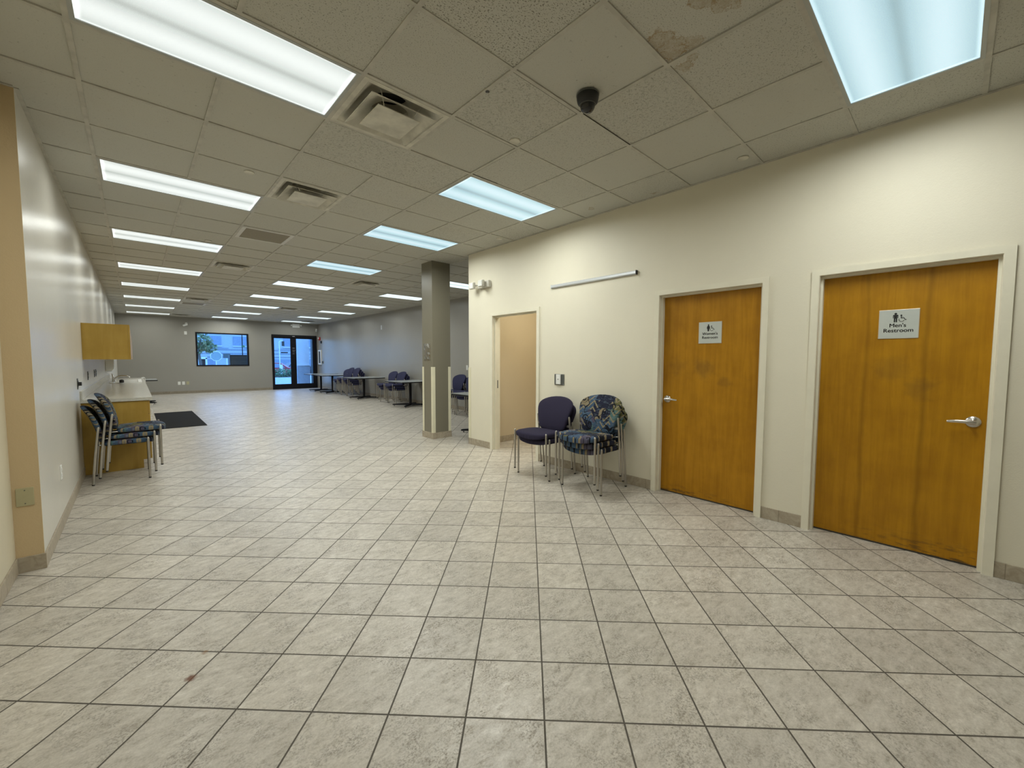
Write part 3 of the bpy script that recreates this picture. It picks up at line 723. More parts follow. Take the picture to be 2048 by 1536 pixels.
# ceiling fixtures -------------------------------------------------------------------
def make_light(lens):
    e = thing('ceiling_light', (0, 0, 0))
    hx, hy = CG - 0.012, CG / 2 - 0.012
    fr = MB(); fr.grid_ring((-hx, -hy, hx, hy), (-hx + 0.020, -hy + 0.020, hx - 0.020, hy - 0.020), 'xy', -0.001, 0.014)
    fr.build('frame', M['fixture'], e, world=False)
    hs = MB(); hs.grid_ring((-hx - 0.011, -hy - 0.011, hx + 0.011, hy + 0.011), (-hx, -hy, hx, hy), 'xy', 0.003, 0.08)
    hs.box(-hx - 0.011, -hy - 0.011, 0.08, hx + 0.011, hy + 0.011, 0.084); hs.build('housing', M['whitemetal'], e, world=False)
    MB().box(-hx + 0.0195, -hy + 0.0195, 0.004, hx - 0.0195, hy - 0.0195, 0.008).build('lens', lens, e, world=False)
    return e
proto = {k: None for k in 'ABC'}
PW = {'A': 4.0, 'B': 4.4, 'C': 9.0}
PWX = {('A', -4): 10.5, ('A', 0): 8.0, ('B', -4): 25.0, ('B', 1): 14.5, ('B', 4): 11.0}
LC = {'A': (0.98, 1.0, 0.94), 'B': (0.97, 1.0, 0.95), 'C': (0.95, 1.0, 1.0), 'far': (0.92, 0.99, 1.04)}
ordw = ['nearest', 'second', 'third', 'fourth', 'fifth', 'sixth', 'seventh', 'eighth', 'ninth']
cnt = {'A': 0, 'B': 0, 'C': 0}
rown = {'A': 'left row', 'B': 'middle row', 'C': 'right row'}
for (r, i, j) in sorted(lights, key=lambda t: (t[0], t[2])):
    loc = (CX0 + (i + 1) * CG, CY0 + (j + 0.5) * CG, CZ)
    if proto[r] is None:
        pe = proto[r] = make_light({'A': M['lensA'], 'B': M['lensB'], 'C': M['lensC']}[r]); e = pe; pe.location = loc
    else: e = copy_tree(proto[r], loc)
    if r == 'A' and j == -4: lab = 'lit ceiling panel of the left row overhead beside the camera'
    elif r == 'B' and j == -4: lab = 'large cool white lit ceiling panel above the restroom doors'
    else:
        k = cnt[r]; cnt[r] += 1
        lab = 'lit rectangular ceiling panel, %s from the camera in the %s' % (ordw[k] if k else 'nearest', rown[r])
        if r == 'B' and k == 0: lab = 'cool white lit ceiling panel nearest the cream wall corner, first of the middle row'
    if r == 'B' and j >= 12:
        for ch in e.children:
            if ch.name.startswith('lens'):
                ch.data = ch.data.copy(); ch.data.materials[0] = M['lensC']
    tag(e, lab, 'ceiling light', 'rectangular ceiling light panels')
    lamp(e, (0, 0, -0.004), 1.14, 0.53, PWX.get((r, j), PW[r]), LC[r if r == 'C' or j < 8 else 'far'], spread=2.97)

def make_diffuser():
    e = thing('air_diffuser', (0, 0, 0)); H = CG / 2 - 0.012
    def sq(h, z): return [(-h, -h, z), (h, -h, z), (h, h, z), (-h, h, z)]
    o1 = MB(); o1.ring_loft([sq(H, 0.003), sq(H, -0.001), sq(0.262, -0.001), sq(0.258, 0.003)], False, False)
    # concave bowl: square rim rounding into a circular neck
    def rr(h, k, z, n=32):
        out = []
        for q in range(n):
            a = 2 * PI * q / n; c_, s_ = math.cos(a), math.sin(a); m_ = max(abs(c_), abs(s_)); sqr = h / m_; cir = h
            r_ = sqr * (1 - k) + cir * k; out.append((r_ * c_, r_ * s_, z))
        return out
    o1.ring_loft([rr(0.258, 0, 0.003), rr(0.240, 0.05, 0.012), rr(0.214, 0.2, 0.045), rr(0.178, 0.6, 0.078), rr(0.128, 1, 0.088), rr(0.122, 1, 0.16)], False, False)
    o1.build('outer_frame', M['dusty'], e, smooth=35, world=False)
    MB().ring_loft([rr(0.305, 0, 0.17, 32), rr(0.305, 0, 0.175, 32)]).build('duct_cover', M['black'], e, world=False)
    MB().ring_loft([rr(0.304, 0, 0.002), rr(0.304, 0, 0.172)], False, False).build('plenum', M['black'], e, world=False)
    o2 = MB(); o2.ring_loft([rr(0.222, 0, -0.024), rr(0.224, 0, -0.021), rr(0.196, 0.1, -0.004), rr(0.166, 0.4, 0.022), rr(0.124, 0.9, 0.036), rr(0.121, 0.9, 0.034), rr(0.164, 0.4, 0.019), rr(0.194, 0.1, -0.007), rr(0.222, 0, -0.024)], False, False)
    o2.build('middle_cone', M['dusty'], e, smooth=35, world=False)
    o3 = MB(); o3.ring_loft([sq(0.147, -0.034), sq(0.149, -0.030), sq(0.12, -0.014), sq(0.05, -0.008)])
    o3.build('center_plate', M['dusty'], e, world=False)
    for sx in (-1, 1):
        for sy in (-1, 1): MB().tube([(sx * 0.10, sy * 0.13, -0.02), (sx * 0.14, sy * 0.17, 0.05)], 0.003, 6).build('hanger_bracket', M['whitemetal'], e, world=False)
    return e
dl = {(0, 0): 'dusty square air diffuser beside the nearest lit panel', (0, 3): 'square ceiling air diffuser beside the second lit panel of the left row',
      (0, 10): 'square ceiling air diffuser just beyond the flat return grille', (0, 19): 'square ceiling air diffuser far off just before the far return grille',
      (0, 28): 'square ceiling air diffuser near the far wall, left of the window', (4, 10): 'square ceiling air diffuser left of the taupe column top',
      (4, 20): 'square ceiling air diffuser far off between the middle and right light rows', (7, 27): 'square ceiling air diffuser above the glass entrance doors'}
pd = None
for (i, j) in diffs:
    loc = (CX0 + (i + 0.5) * CG, CY0 + (j + 0.5) * CG, CZ)
    if pd is None: pd = make_diffuser(); e = pd; e.location = loc
    else: e = copy_tree(pd, loc)
    tag(e, dl[(i, j)], 'air diffuser', 'square ceiling air diffusers')
def grille_mat():
    m, nt = new_mat('perforated_grille'); g = N(nt); P = g.obj()
    v = g.vor(P, 75.0, rnd=0.0); a = g.mapr(v.outputs['Distance'], 0.28, 0.36, 1, 0)
    g.pbr(g.mix(a, (0.30, 0.26, 0.17, 1), (0.05, 0.042, 0.03, 1)), 0.6); return m
M['grille'] = grille_mat()
pg = None
for (i, j), lab in zip(grilles, ('flat perforated return air grille between the third and second ceiling panels', 'flat perforated return air grille far off near the far wall')):
    loc = (CX0 + (i + 0.5) * CG, CY0 + (j + 0.5) * CG, CZ)
    if pg is None:
        pg = e = thing('return_grille', (0, 0, 0)); H = CG / 2 - 0.012
        MB().grid_ring((-H, -H, H, H), (-H + .042, -H + .042, H - .042, H - .042), 'xy', -0.003, 0.01).build('frame', M['whitemetal'], e, world=False)
        MB().box(-H + .040, -H + .040, 0.002, H - .040, H - .040, 0.006).build('perforated_panel', M['grille'], e, world=False)
        MB().box(-H - .01, -H - .01, 0.012, H + .01, H + .01, 0.02).build('back_pan', M['black'], e, world=False)
        e.location = loc
    else: e = copy_tree(pg, loc)
    tag(e, lab, 'air grille', 'return air grilles')

# dome security camera
e = thing('security_camera', (2.135, 1.625, CZ), 'black dome security camera hanging from a ceiling tile', 'security camera')
MB().lathe([(0.066, 0.006), (0.071, 0.001), (0.071, -0.003), (0.066, -0.005)], (2.135, 1.625, CZ), 'z', 32).build('ceiling_mount', M['darkgrey'], e, smooth=40)
MB().lathe([(0.060, -0.004), (0.067, -0.005), (0.068, -0.020), (0.062, -0.045), (0.050, -0.058), (0.046, -0.060), (0.001, -0.060)], (2.135, 1.625, CZ), 'z', 32).build('housing', M['black'], e, smooth=40)
MB().lathe([(0.047, -0.058), (0.046, -0.070), (0.040, -0.086), (0.029, -0.099), (0.015, -0.106), (0.001, -0.108)], (2.135, 1.625, CZ), 'z', 32, caps=False).build('dome', M['blackgloss'], e, smooth=60)
MB().lathe([(0.0475, -0.056), (0.0495, -0.060), (0.0475, -0.064)], (2.135, 1.625, CZ), 'z', 32, caps=False).build('trim_ring', M['darkgrey'], e, smooth=60)
# concealed sprinkler covers
spp = None
for (gi, gj, lab) in ((-0.38, 3.14, 'round sprinkler cover in the ceiling just before the second panel of the left row'), (4.39, -1.87, 'round sprinkler cover in the ceiling above the restroom doors by the cream wall'),
                      (1.86, -0.10, 'round stained sprinkler cover in the ceiling beyond the dome camera'), (-0.36, 7.83, 'round sprinkler cover in the ceiling just before the third panel of the left row'),
                      (4.39, 3.12, 'round sprinkler cover in the ceiling above the emergency light'), (-0.33, 18.2, 'round sprinkler cover in the ceiling by the fifth panel of the left row'),
                      (4.62, 24.9, 'round sprinkler cover in the ceiling between the middle and right rows far off'), (5.33, 23.4, 'round sprinkler cover in the ceiling left of the right row far off')):
    loc = (CX0 + gi * CG, CY0 + gj * CG, CZ + 0.003)
    if spp is None:
        spp = e = MB().lathe([(0.040, 0.004), (0.041, -0.003), (0.038, -0.006), (0.001, -0.0065)], (0, 0, 0), 'z', 24).build('ceiling_sprinkler_cover', M['dusty'], smooth=40, keep0=True); e.location = loc; e['kind'] = 'thing'
    else: e = copy_tree(spp, loc)
    tag(e, lab, 'sprinkler cover', 'concealed sprinkler covers')
tag(MB().lathe([(0.012, 0.004), (0.013, -0.002), (0.001, -0.004)], (1.656, 2.023, CZ), 'z', 14).build('ceiling_plug', M['blackgloss'], smooth=40), 'small black plug on the ceiling grid right of the nearest diffuser', 'plug')

# ------------------------------------------------------------------ stacking chairs
def make_chair(fabric):
    e = thing('stacking_chair', (0, 0, 0))
    # seat cushion: plan outline bulging at front
    n = 56; out = []
    for k in range(n):
        a = 2 * PI * k / n; c_, s_ = math.cos(a), math.sin(a)
        p_ = 12.0
        r_ = (abs(c_) ** p_ + abs(s_) ** p_) ** (-1 / p_)
        x, y = 0.234 * r_ * c_, 0.236 * r_ * s_
        if x > 0: x += 0.034 * (1 - (y / 0.24) ** 2) * min(1, x / 0.2)
        if x < 0: x *= 0.66
        out.append((x + 0.015, y))
    def ztop(x, y): return 0.468 - 0.020 * max(0, (0.05 - x) / 0.25) ** 1.5 - 0.008 * max(0, (x - 0.16) / 0.1) ** 2
    def zlow(x, y): return 0.4095 - 0.030 * max(0, (x - 0.240) / 0.045)
    s_ = MB(); rings = []
    def R(sc, f): return [((x - 0.015) * sc + 0.015, y * sc, f(x * sc, y * sc)) for x, y in out]
    rings.append(R(0.90, lambda x, y: zlow(x, y) + 0.002)); rings.append(R(0.975, lambda x, y: zlow(x, y) + 0.006)); rings.append(R(1.0, lambda x, y: zlow(x, y) + 0.016))
    rings.append(R(1.0, lambda x, y: ztop(x, y) - 0.020)); rings.append(R(0.985, lambda x, y: ztop(x, y) - 0.008)); rings.append(R(0.94, lambda x, y: ztop(x, y) - 0.001))
    for q in (0.8, 0.55, 0.3, 0.08): rings.append(R(q, lambda x, y: ztop(x, y) + 0.004 * (1 - q)))
    s_.ring_loft(rings); s_.build('seat', fabric, e, smooth=50, uv='xy', world=False)
    # under pan
    s_ = MB(); s_.ring_loft([R(0.80, lambda x, y: zlow(x, y) - 0.0015), R(0.93, lambda x, y: zlow(x, y) + 0.0005), R(0.93, lambda x, y: zlow(x, y) + 0.006)])
    s_.build('seat_pan', M['black'], e, smooth=50, world=False)
    # backrest: fan outline in y-z, wrapped and leaning
    ol = []; m_ = 60
    def halfw(t):    # t from 0 bottom to 1 top
        pts = [(0, 0.150), (0.06, 0.192), (0.2, 0.212), (0.45, 0.245), (0.66, 0.270), (0.78, 0.268), (0.87, 0.235), (0.94, 0.170), (0.985, 0.085), (1.0, 0.0)]
        for (a, wa), (b, wb) in zip(pts, pts[1:]):
            if t <= b: return wa + (wb - wa) * (t - a) / (b - a)
        return 0
    z0, z1 = 0.436, 0.852
    ts = [0, 0.03, 0.06, 0.12, 0.2, 0.3, 0.4, 0.5, 0.6, 0.68, 0.74, 0.79, 0.83, 0.87, 0.905, 0.94, 0.965, 0.985]
    right_ = [(halfw(t), z0 + t * (z1 - z0)) for t in ts]; 
    ol = [(0, z0)] + right_ + [(0, z1)] + [(-y, z) for y, z in reversed(right_)]
    # smooth outline
    for _ in range(2):
        L_ = len(ol); ol = [((ol[i - 1][0] + 2 * ol[i][0] + ol[(i + 1) % L_][0]) / 4, (ol[i - 1][1] + 2 * ol[i][1] + ol[(i + 1) % L_][1]) / 4) for i in range(L_)]
    zc = 0.66
    def lean(y, z): 
        t = (z - 0.45)
        return -0.158 - 0.10 * t - 0.62 * t * t + 0.55 * y * y * (0.5 + t)
    def B(sc, dx): return [(lean(y * sc, zc + (z - zc) * sc) + dx, y * sc, zc + (z - zc) * sc) for y, z in ol]
    s_ = MB(); s_.ring_loft([B(0.1, -0.020), B(0.6, -0.020), B(0.9, -0.019), B(0.98, -0.015), B(1.0, -0.006), B(1.0, 0.008), B(0.975, 0.018), B(0.90, 0.024), B(0.7, 0.028), B(0.4, 0.029), B(0.1, 0.030)])
    s_.build('backrest', fabric, e, smooth=50, uv='yz', world=False)
    # legs
    for sy in (-1, 1):
        y = sy * 0.251
        l = MB(); l.tube([(0.228, y, 0.008), (0.228, y, 0.452), (0.2275, y - sy * 0.001, 0.461), (0.226, y - sy * 0.004, 0.467), (0.224, y - sy * 0.007, 0.470)], [0.0112, 0.0112, 0.0110, 0.0100, 0.007], 12)
        lg = l.build('front_leg', M['legmetal'], e, smooth=40, world=False)
        MB().lathe([(0.010, 0.0), (0.0118, 0.002), (0.0118, 0.012), (0.011, 0.014)], (0.228, y, 0), 'z', 12).build('glide', M['black'], lg, smooth=40, world=False)
        l = MB(); l.tube([(-0.228, y, 0.008), (-0.202, y, 0.30), (-0.178, y, 0.52), (-0.166, y, 0.620), (-0.166, y, 0.628)], [0.0112, 0.0112, 0.0112, 0.0108, 0.007], 12)
        lg = l.build('rear_leg', M['legmetal'], e, smooth=40, world=False)
        MB().lathe([(0.010, 0.0), (0.0118, 0.002), (0.0118, 0.012), (0.011, 0.014)], (-0.228, y, 0), 'z', 12).build('glide', M['black'], lg, smooth=40, world=False)
        # bracket between rear leg and back
        MB().box(-0.186, min(y, y - sy * 0.05), 0.500, -0.166, max(y, y - sy * 0.05), 0.525, 0.003).build('back_bracket', M['legmetal'], e, world=False)
    fr = MB()
    for sy in (-1, 1): fr.tube([(0.227, sy * 0.246, 0.425), (0.205, sy * 0.222, 0.425), (-0.120, sy * 0.216, 0.425), (-0.168, sy * 0.222, 0.425), (-0.187, sy * 0.244, 0.425)], 0.007, 8)
    fr.tube([(-0.10, -0.215, 0.425), (-0.10, 0.215, 0.425)], 0.007, 8)
    fr.build('seat_frame', M['legmetal'], e, smooth=40, world=False)
    return e
chairs = {}
DXC, DZC = 0.055, 0.0665
def stack(kind, x, y, rot, n, where, group):
    lv = {2: ['lower', 'upper'], 3: ['bottom', 'middle', 'top'], 4: ['bottom', 'second', 'third', 'top']}[n]
    fab = {'plum': 'dark plum fabric', 'navy': 'navy fabric', 'swirl': 'swirl-patterned fabric'}[kind]
    for k in range(n):
        fx, fy = math.cos(rot), math.sin(rot)
        jit = random.uniform(-0.0015, 0.0015)
        loc = (x + fx * DXC * k - fy * jit, y + fy * DXC * k + fx * jit, DZC * k)
        lab = '%s stacking chair, %s of %d, %s' % (fab, lv[k], n, where)
        if kind not in chairs:
            chairs[kind] = e = make_chair({'plum': M['purple'], 'navy': M['navy'], 'swirl': M['swirl']}[kind])
            e.location = loc; e.rotation_euler = (0, 0, rot)
        else: e = copy_tree(chairs[kind], loc, rot)
        tag(e, lab, 'chair', group)
stack('swirl', 3.605, 2.595, PI, 3, 'beside the cream wall', 'patterned chairs by the cream wall')
stack('plum', 3.585, 3.272, PI, 2, 'before the open doorway', 'plum chairs by the doorway')
stack('swirl', -0.150, 6.45, 0.0, 3, 'before the kitchen counter', 'patterned chairs by the counter')
for (y, n, where) in ((8.64, 3, 'behind column'), (8.06, 3, 'half hidden by wall corner'), (11.74, 3, 'behind nearest table left of column'), (12.32, 3, 'left neighbour of that stack'), (15.13, 4, 'behind middle table'),
                      (15.69, 4, 'central of three adjoining stacks'), (16.25, 3, 'farthest from camera')):
    stack('navy', 6.03, y, PI, n, where, 'navy chairs along the grey wall')

# ------------------------------------------------------------------ tables
def make_table(lx, ly):
    e = thing('pedestal_table', (0, 0, 0)); H = 0.735
    MB().box(-lx / 2 + .003, -ly / 2 + .003, H - 0.003, lx / 2 - .003, ly / 2 - .003, H).build('table_top', M['tabletop'], e, world=False)
    MB().box(-lx / 2, -ly / 2, H - 0.034, lx / 2, ly / 2, H - 0.0025, 0.004).build('edge_band', M['black'], e, world=False)
    MB().tube([(0, 0, 0.06), (0, 0, H - 0.05)], 0.038, 20).build('pedestal', M['blackmetal'], e, smooth=40, world=False)
    MB().box(-0.2, -0.2, H - 0.05, 0.2, 0.2, H - 0.034).build('top_plate', M['blackmetal'], e, world=False)
    for k in range(4):
        a = PI / 4 + k * PI / 2; c_, s_ = math.cos(a), math.sin(a)
        prof = [(0.02, 0.085, 0.040, 0.03), (0.25, 0.075, 0.034, 0.03), (0.50, 0.058, 0.030, 0.03), (0.53, 0.050, 0.026, 0.033)]
        rings = [[(d * c_ - w_ * s_, d * s_ + w_ * c_, zb), (d * c_ + w_ * s_, d * s_ - w_ * c_, zb), (d * c_ + w_ * .8 * s_, d * s_ - w_ * .8 * c_, zt), (d * c_ - w_ * .8 * s_, d * s_ + w_ * .8 * c_, zt)] for d, zt, w_, zb in prof]
        a_ = MB().ring_loft(rings).build('base_arm', M['blackmetal'], e, world=False)
        MB().lathe([(0.014, 0.0), (0.016, 0.004), (0.016, 0.012), (0.006, 0.014), (0.006, 0.032)], (0.48 * c_, 0.48 * s_, 0), 'z', 12).build('glide', M['black'], a_, world=False)
    return e
tb = None
for (x, y, lab) in ((5.895, 10.78, 'square grey pedestal table just left of the taupe column'), (4.83, 5.86, 'square grey pedestal table half hidden behind the cream wall corner'),
                    (5.84, 13.95, 'square grey pedestal table in front of the three adjoining chair stacks'), (5.85, 17.07, 'square grey pedestal table left of the farthest navy chairs'),
                    (5.88, 18.55, 'square grey pedestal table nearest the glass entrance doors')):
    if tb is None: tb = e = make_table(1.07, 1.07); e.location = (x, y, 0)
    else: e = copy_tree(tb, (x, y, 0))
    tag(e, lab, 'table', 'square pedestal tables')
e = make_table(0.86, 1.07); e.location = (0.05, 16.7, 0)
tag(e, 'grey pedestal table beyond the kitchen counter by the left wall', 'table')

# ------------------------------------------------------------------ kitchenette
KY = [6.83 + 1.7625 * k for k in range(5)]
TOE = 0.07
bl = ['maple base cabinet nearest the patterned chairs', 'second maple base cabinet from the patterned chairs', 'maple base cabinet under the sink beside the black mat', 'last maple base cabinet toward the far wall']
ul = ['maple wall cabinet nearest the camera', 'second maple wall cabinet from the camera', 'third maple wall cabinet from the camera', 'last maple wall cabinet toward the far wall']
pb = pu = None
for k in range(4):
    y0, y1 = KY[k] + 0.001, KY[k + 1] - 0.001
    if pb is None:
        pb = e = thing('base_cabinet', (XL, y0, 0))
        b = MB(); b.prism([(XL + .001, 0), (0.035, 0), (0.035, 0.105), (0.098, 0.105), (0.098, 0.842), (XL + .001, 0.842)], 'xz', y0, y0 + 0.019)
        b.box(XL + .001, y0 + 0.019, 0.105, 0.085, y1, 0.842); b.box(XL + .001, y0 + 0.019, 0, 0.030, y1, 0.105)
        b.build('cabinet_body', M['maple'], e)
        for q in range(2):
            ya = y0 + 0.004 + q * (y1 - y0) / 2; yb = ya + (y1 - y0) / 2 - 0.008
            d = MB().box(0.0985, ya, 0.110, 0.117, yb, 0.668, 0.0015).build('cabinet_door', M['maple'], e)
            yh = yb - 0.05 if q == 0 else ya + 0.05
            yh = ya + 0.06
            MB().tube([(0.117, yh, 0.545), (0.142, yh, 0.548), (0.146, yh, 0.556), (0.146, yh, 0.634), (0.142, yh, 0.642), (0.117, yh, 0.645)], 0.0045, 8).build('pull_handle', M['white'], d, smooth=50)
            dr = MB().box(0.0985, ya, 0.676, 0.117, yb, 0.836, 0.0015).build('drawer', M['maple'], e)
            yh = ya + 0.30
            MB().tube([(0.117, yh, 0.756), (0.142, yh + .003, 0.756), (0.146, yh + .011, 0.756), (0.146, yh + .089, 0.756), (0.142, yh + .097, 0.756), (0.117, yh + .10, 0.756)], 0.0045, 8).build('pull_handle', M['white'], dr, smooth=50)
        MB().box(0.0982, y0, 0.106, 0.1002, y0 + 0.019, 0.842).build('edge_band', M['maple_edge'], e)
    else: e = copy_tree(pb, (XL, y0, 0))
    tag(e, bl[k], 'cabinet', 'maple base cabinets')
    if pu is None:
        UX = -0.036
        pu = e = thing('wall_cabinet', (XL, y0 + 0.55, 1.352))
        ya0, ya1 = y0 + 0.55, y1 + 0.55
        MB().box(XL + .001, ya0, 1.352, UX - 0.02, ya1, 1.806).build('cabinet_body', M['maple'], e)
        for q in range(2):
            ya = ya0 + 0.001 + q * (ya1 - ya0) / 2; yb = ya + (ya1 - ya0) / 2 - 0.004
            d = MB().box(UX - 0.0195, ya, 1.352, UX, yb, 1.806, 0.0015).build('cabinet_door', M['maple'], e)
    else: e = copy_tree(pu, (XL, y0 + 0.55, 1.352))
    tag(e, ul[k], 'cabinet', 'maple wall cabinets')
# worktop with sink opening
SX0, SX1, SY0, SY1 = -0.36, 0.07, 11.05, 12.6
e = thing('worktop', (XL, 6.8, 0.843), 'long pale laminate worktop over the maple base cabinets', 'worktop')
b = MB()
for (x0, y0, x1, y1) in ((XL + .001, 6.812, 0.143, SY0), (XL + .001, SY1, 0.143, 13.90), (XL + .001, SY0, SX0, SY1), (SX1, SY0, 0.143, SY1)): b.box(x0, y0, 0.845, x1, y1, 0.883)
b.build('worktop_slab', M['counter'], e)
MB().box(XL + .001, 6.812, 0.8835, XL + 0.019, 13.90, 0.985, 0.003).build('backsplash', M['counter'], e)
e = thing('kitchen_sink', ((SX0 + SX1) / 2, (SY0 + SY1) / 2, 0.883), 'white double sink set into the pale worktop', 'sink')
b = MB(); b.grid_ring((SX0 - .02, SY0 - .02, SX1 + .02, SY1 + .02), (SX0 + .035, SY0 + .035, SX1 - .035, SY1 - .035), 'xy', 0.8832, 0.897); b.build('sink_rim', M['white'], e, smooth=30)
for (ya, yb) in ((SY0 + .036, (SY0 + SY1) / 2 - .015), ((SY0 + SY1) / 2 + .015, SY1 - .036)):
    b = MB(); q = lambda i, z: [(SX0 + .034 + i, ya + i, z), (SX1 - .034 - i, ya + i, z), (SX1 - .034 - i, yb - i, z), (SX0 + .034 + i, yb - i, z)]
    b.ring_loft([q(0, 0.895), q(0.012, 0.86), (q(0.02, 0.855))], False, True); b.build('bowl', M['white'], e)
MB().box(SX0 + .034, (SY0 + SY1) / 2 - .015, 0.884, SX1 - .034, (SY0 + SY1) / 2 + .015, 0.895).build('divider', M['white'], e)
fx, fy = -0.335, 11.5
e = thing('faucet', (fx, fy, 0.897), 'chrome single-lever faucet behind the white sink', 'faucet')
MB().lathe([(0.030, 0), (0.030, 0.008), (0.022, 0.014), (0.022, 0.075), (0.019, 0.088), (0.001, 0.09)], (fx, fy, 0.897), 'z', 20).build('faucet_body', M['chrome'], e, smooth=40)
MB().tube([(fx, fy, 0.945), (fx + .06, fy - .01, 0.995), (fx + .12, fy - .02, 1.015), (fx + .20, fy - .03, 1.012), (fx + .235, fy - .035, 0.995), (fx + .24, fy - .036, 0.975)], [0.016, 0.014, 0.013, 0.012, 0.012, 0.012], 12).build('spout', M['chrome'], e, smooth=50)
MB().tube([(fx, fy, 0.982), (fx - .01, fy + .02, 1.02), (fx - .015, fy + .09, 1.06)], [0.012, 0.009, 0.006], 10).build('lever', M['chrome'], e, smooth=50)
tag(MB().lathe([(0.030, 0), (0.034, 0.01), (0.034, 0.045), (0.02, 0.058), (0.001, 0.06)], (fx + 0.13, 10.98, 0.897), 'z', 20).build('sponge_caddy', M['black'], smooth=40), 'small black pot on the sink rim beside the faucet', 'pot')
e = thing('towel_dispenser', (XL, 12.75, 1.08), 'white paper towel dispenser on the wall under the maple cabinets', 'towel dispenser')
box('mounting_plate', M['darkgrey'], XL + 0.0005, 12.58, 1.11, XL + 0.004, 12.82, 1.33, e)
MB().prism([(XL + .004, 1.09), (XL + 0.10, 1.09), (XL + 0.135, 1.15), (XL + 0.135, 1.345), (XL + .004, 1.345)], 'xz', 12.55, 12.85).build('dispenser_body', M['white'], e)
MB().box(XL + 0.02, 12.6, 1.084, XL + 0.09, 12.8, 1.0905).build('paper_slot', M['darkgrey'], e)
o = tag(MB().tube([(0.10, 13.6, 0.893), (0.14, 13.66, 0.898), (0.163, 13.70, 0.886), (0.167, 13.71, 0.84), (0.166, 13.70, 0.62)], 0.010, 8).build('cord', M['white'], smooth=50), 'white cord hanging over the far front edge of the worktop', 'cord')
# wall plates left
def plate(x, y, z, w_, h_, mat, label, cat='outlet', grp=None, axis='x', sgn=1, kind='outlet', pm=None, name='wall_outlet'):
    e = thing(name, (x, y, z - h_ / 2), label, cat, grp); t = 0.006
    def bx(nm, m_, u0, v0, u1, v1, d0, d1, bev=0.0):
        if axis == 'x': return MB().box(min(x + sgn * d0, x + sgn * d1), y + u0, z + v0, max(x + sgn * d0, x + sgn * d1), y + u1, z + v1, bev).build(nm, m_, e)
        return MB().box(x + u0, min(y + sgn * d0, y + sgn * d1), z + v0, x + u1, max(y + sgn * d0, y + sgn * d1), z + v1, bev).build(nm, m_, e)
    bx('cover_plate', mat, -w_ / 2, -h_ / 2, w_ / 2, h_ / 2, 0, t, 0.0018)
    if kind == 'outlet':
        for dz in (-0.022, 0.022): bx('socket', pm or mat, -0.017, dz - 0.014, 0.017, dz + 0.014, t - .001, t + 0.003, 0.001)
    elif kind == 'switch': bx('toggle', pm or mat, -0.016, -0.033, 0.016, 0.033, t - .001, t + 0.004, 0.001)
    elif kind == 'blank':
        for dz in (-0.042, 0.042): bx('screw', M['darkgrey'], -0.003, dz - 0.003, 0.003, dz + 0.003, t - .001, t + 0.001)
    return e
plate(-0.545, YSTEP, 0.485, 0.076, 0.116, M['beigeplate'], 'beige blank cover plate on the narrow tan wall return', 'cover plate', None, 'y', -1, 'blank', name='outlet_cover')
plate(XL, 4.90, 0.435, 0.072, 0.116, M['white'], 'white outlet low on the pale wall left of the chairs', 'outlet', 'outlets on the left wall')
e = plate(XL, 6.60, 1.08, 0.078, 0.120, M['darkgrey'], 'dark outlet on the pale wall just before the worktop', 'outlet', 'outlets on the left wall', pm=M['black'])
MB().box(XL + 0.004, 6.575, 1.06, XL + 0.035, 6.625, 1.10, 0.004).build('plug', M['black'], e)
for (y, lab) in ((8.0, 'grey outlet above the worktop, nearest of the three there'), (9.2, 'grey outlet above the worktop, middle of the three there'), (9.55, 'grey outlet above the worktop, farthest of the three there')):
    plate(XL, y, 1.13, 0.075, 0.118, M['darkgrey'], lab, 'outlet', 'outlets above the worktop')
# floor mat
o = MB().box(0.30, 10.36, 0.001, 1.045, 13.46, 0.009, 0.003).build('floor_mat', M['mat']); tag(o, 'long black rubber mat on the floor before the sink counter', 'mat')

# ------------------------------------------------------------------ far wall: window, entrance and fittings
e = struct(thing('window_1', ((WX0 + WX1) / 2, YF, WZ0))); fr = MB()
fr.grid_ring((WX0 - .004, WZ0 - .004, WX1 + .004, WZ1 + .004), (WX0 + .05, WZ0 + .045, WX1 - .055, WZ1 - .05), 'xz', YF - 0.012, YF + 0.10)
fr.build('window_frame', M['blackmetal'], e)
box('pane', M['glass'], WX0 + .045, YF + 0.05, WZ0 + .04, WX1 - .05, YF + 0.056, WZ1 - .045, e)
e = struct(thing('door_4', ((DX0 + DX1) / 2, YF, 0))); fr = MB()
fr.box(DX0, YF - 0.02, 0, DX0 + 0.045, YF + 0.12, DZ1); fr.box(DX1 - 0.06, YF - 0.02, 0, DX1, YF + 0.12, DZ1); fr.box(DX0 + .045, YF - 0.02, 2.345, DX1 - .06, YF + 0.12, DZ1)
fr.box(DX0 + .045, YF - 0.01, 0, DX1 - .06, YF + 0.12, 0.02)
fr.build('door_frame', M['blackmetal'], e)
mid = 5.373
for (x0, x1, gx0, gx1, sd) in ((DX0 + .047, mid - .002, 4.588, 5.250, 1), (mid + .002, DX1 - .062, 5.492, 6.192, -1)):
    lf = MB(); lf.grid_ring((x0, 0.022, x1, 2.343), (gx0, 0.232, gx1, 2.300), 'xz', YF + 0.02, YF + 0.065); lo = lf.build('door_leaf', M['blackmetal'], e)
    box('pane', M['glass'], gx0 - .004, YF + 0.04, 0.228, gx1 + .004, YF + 0.046, 2.304, lo)
    xh = (gx1 + .05) if sd == 1 else (gx0 - .05)
    MB().tube([(xh, YF + 0.02, 0.95), (xh, YF - 0.03, 0.95), (xh, YF - 0.035, 0.96), (xh, YF - 0.035, 1.24), (xh, YF - 0.03, 1.25), (xh, YF + 0.02, 1.25)], 0.011, 10).build('pull_handle', M['blackmetal'], lo, smooth=50)
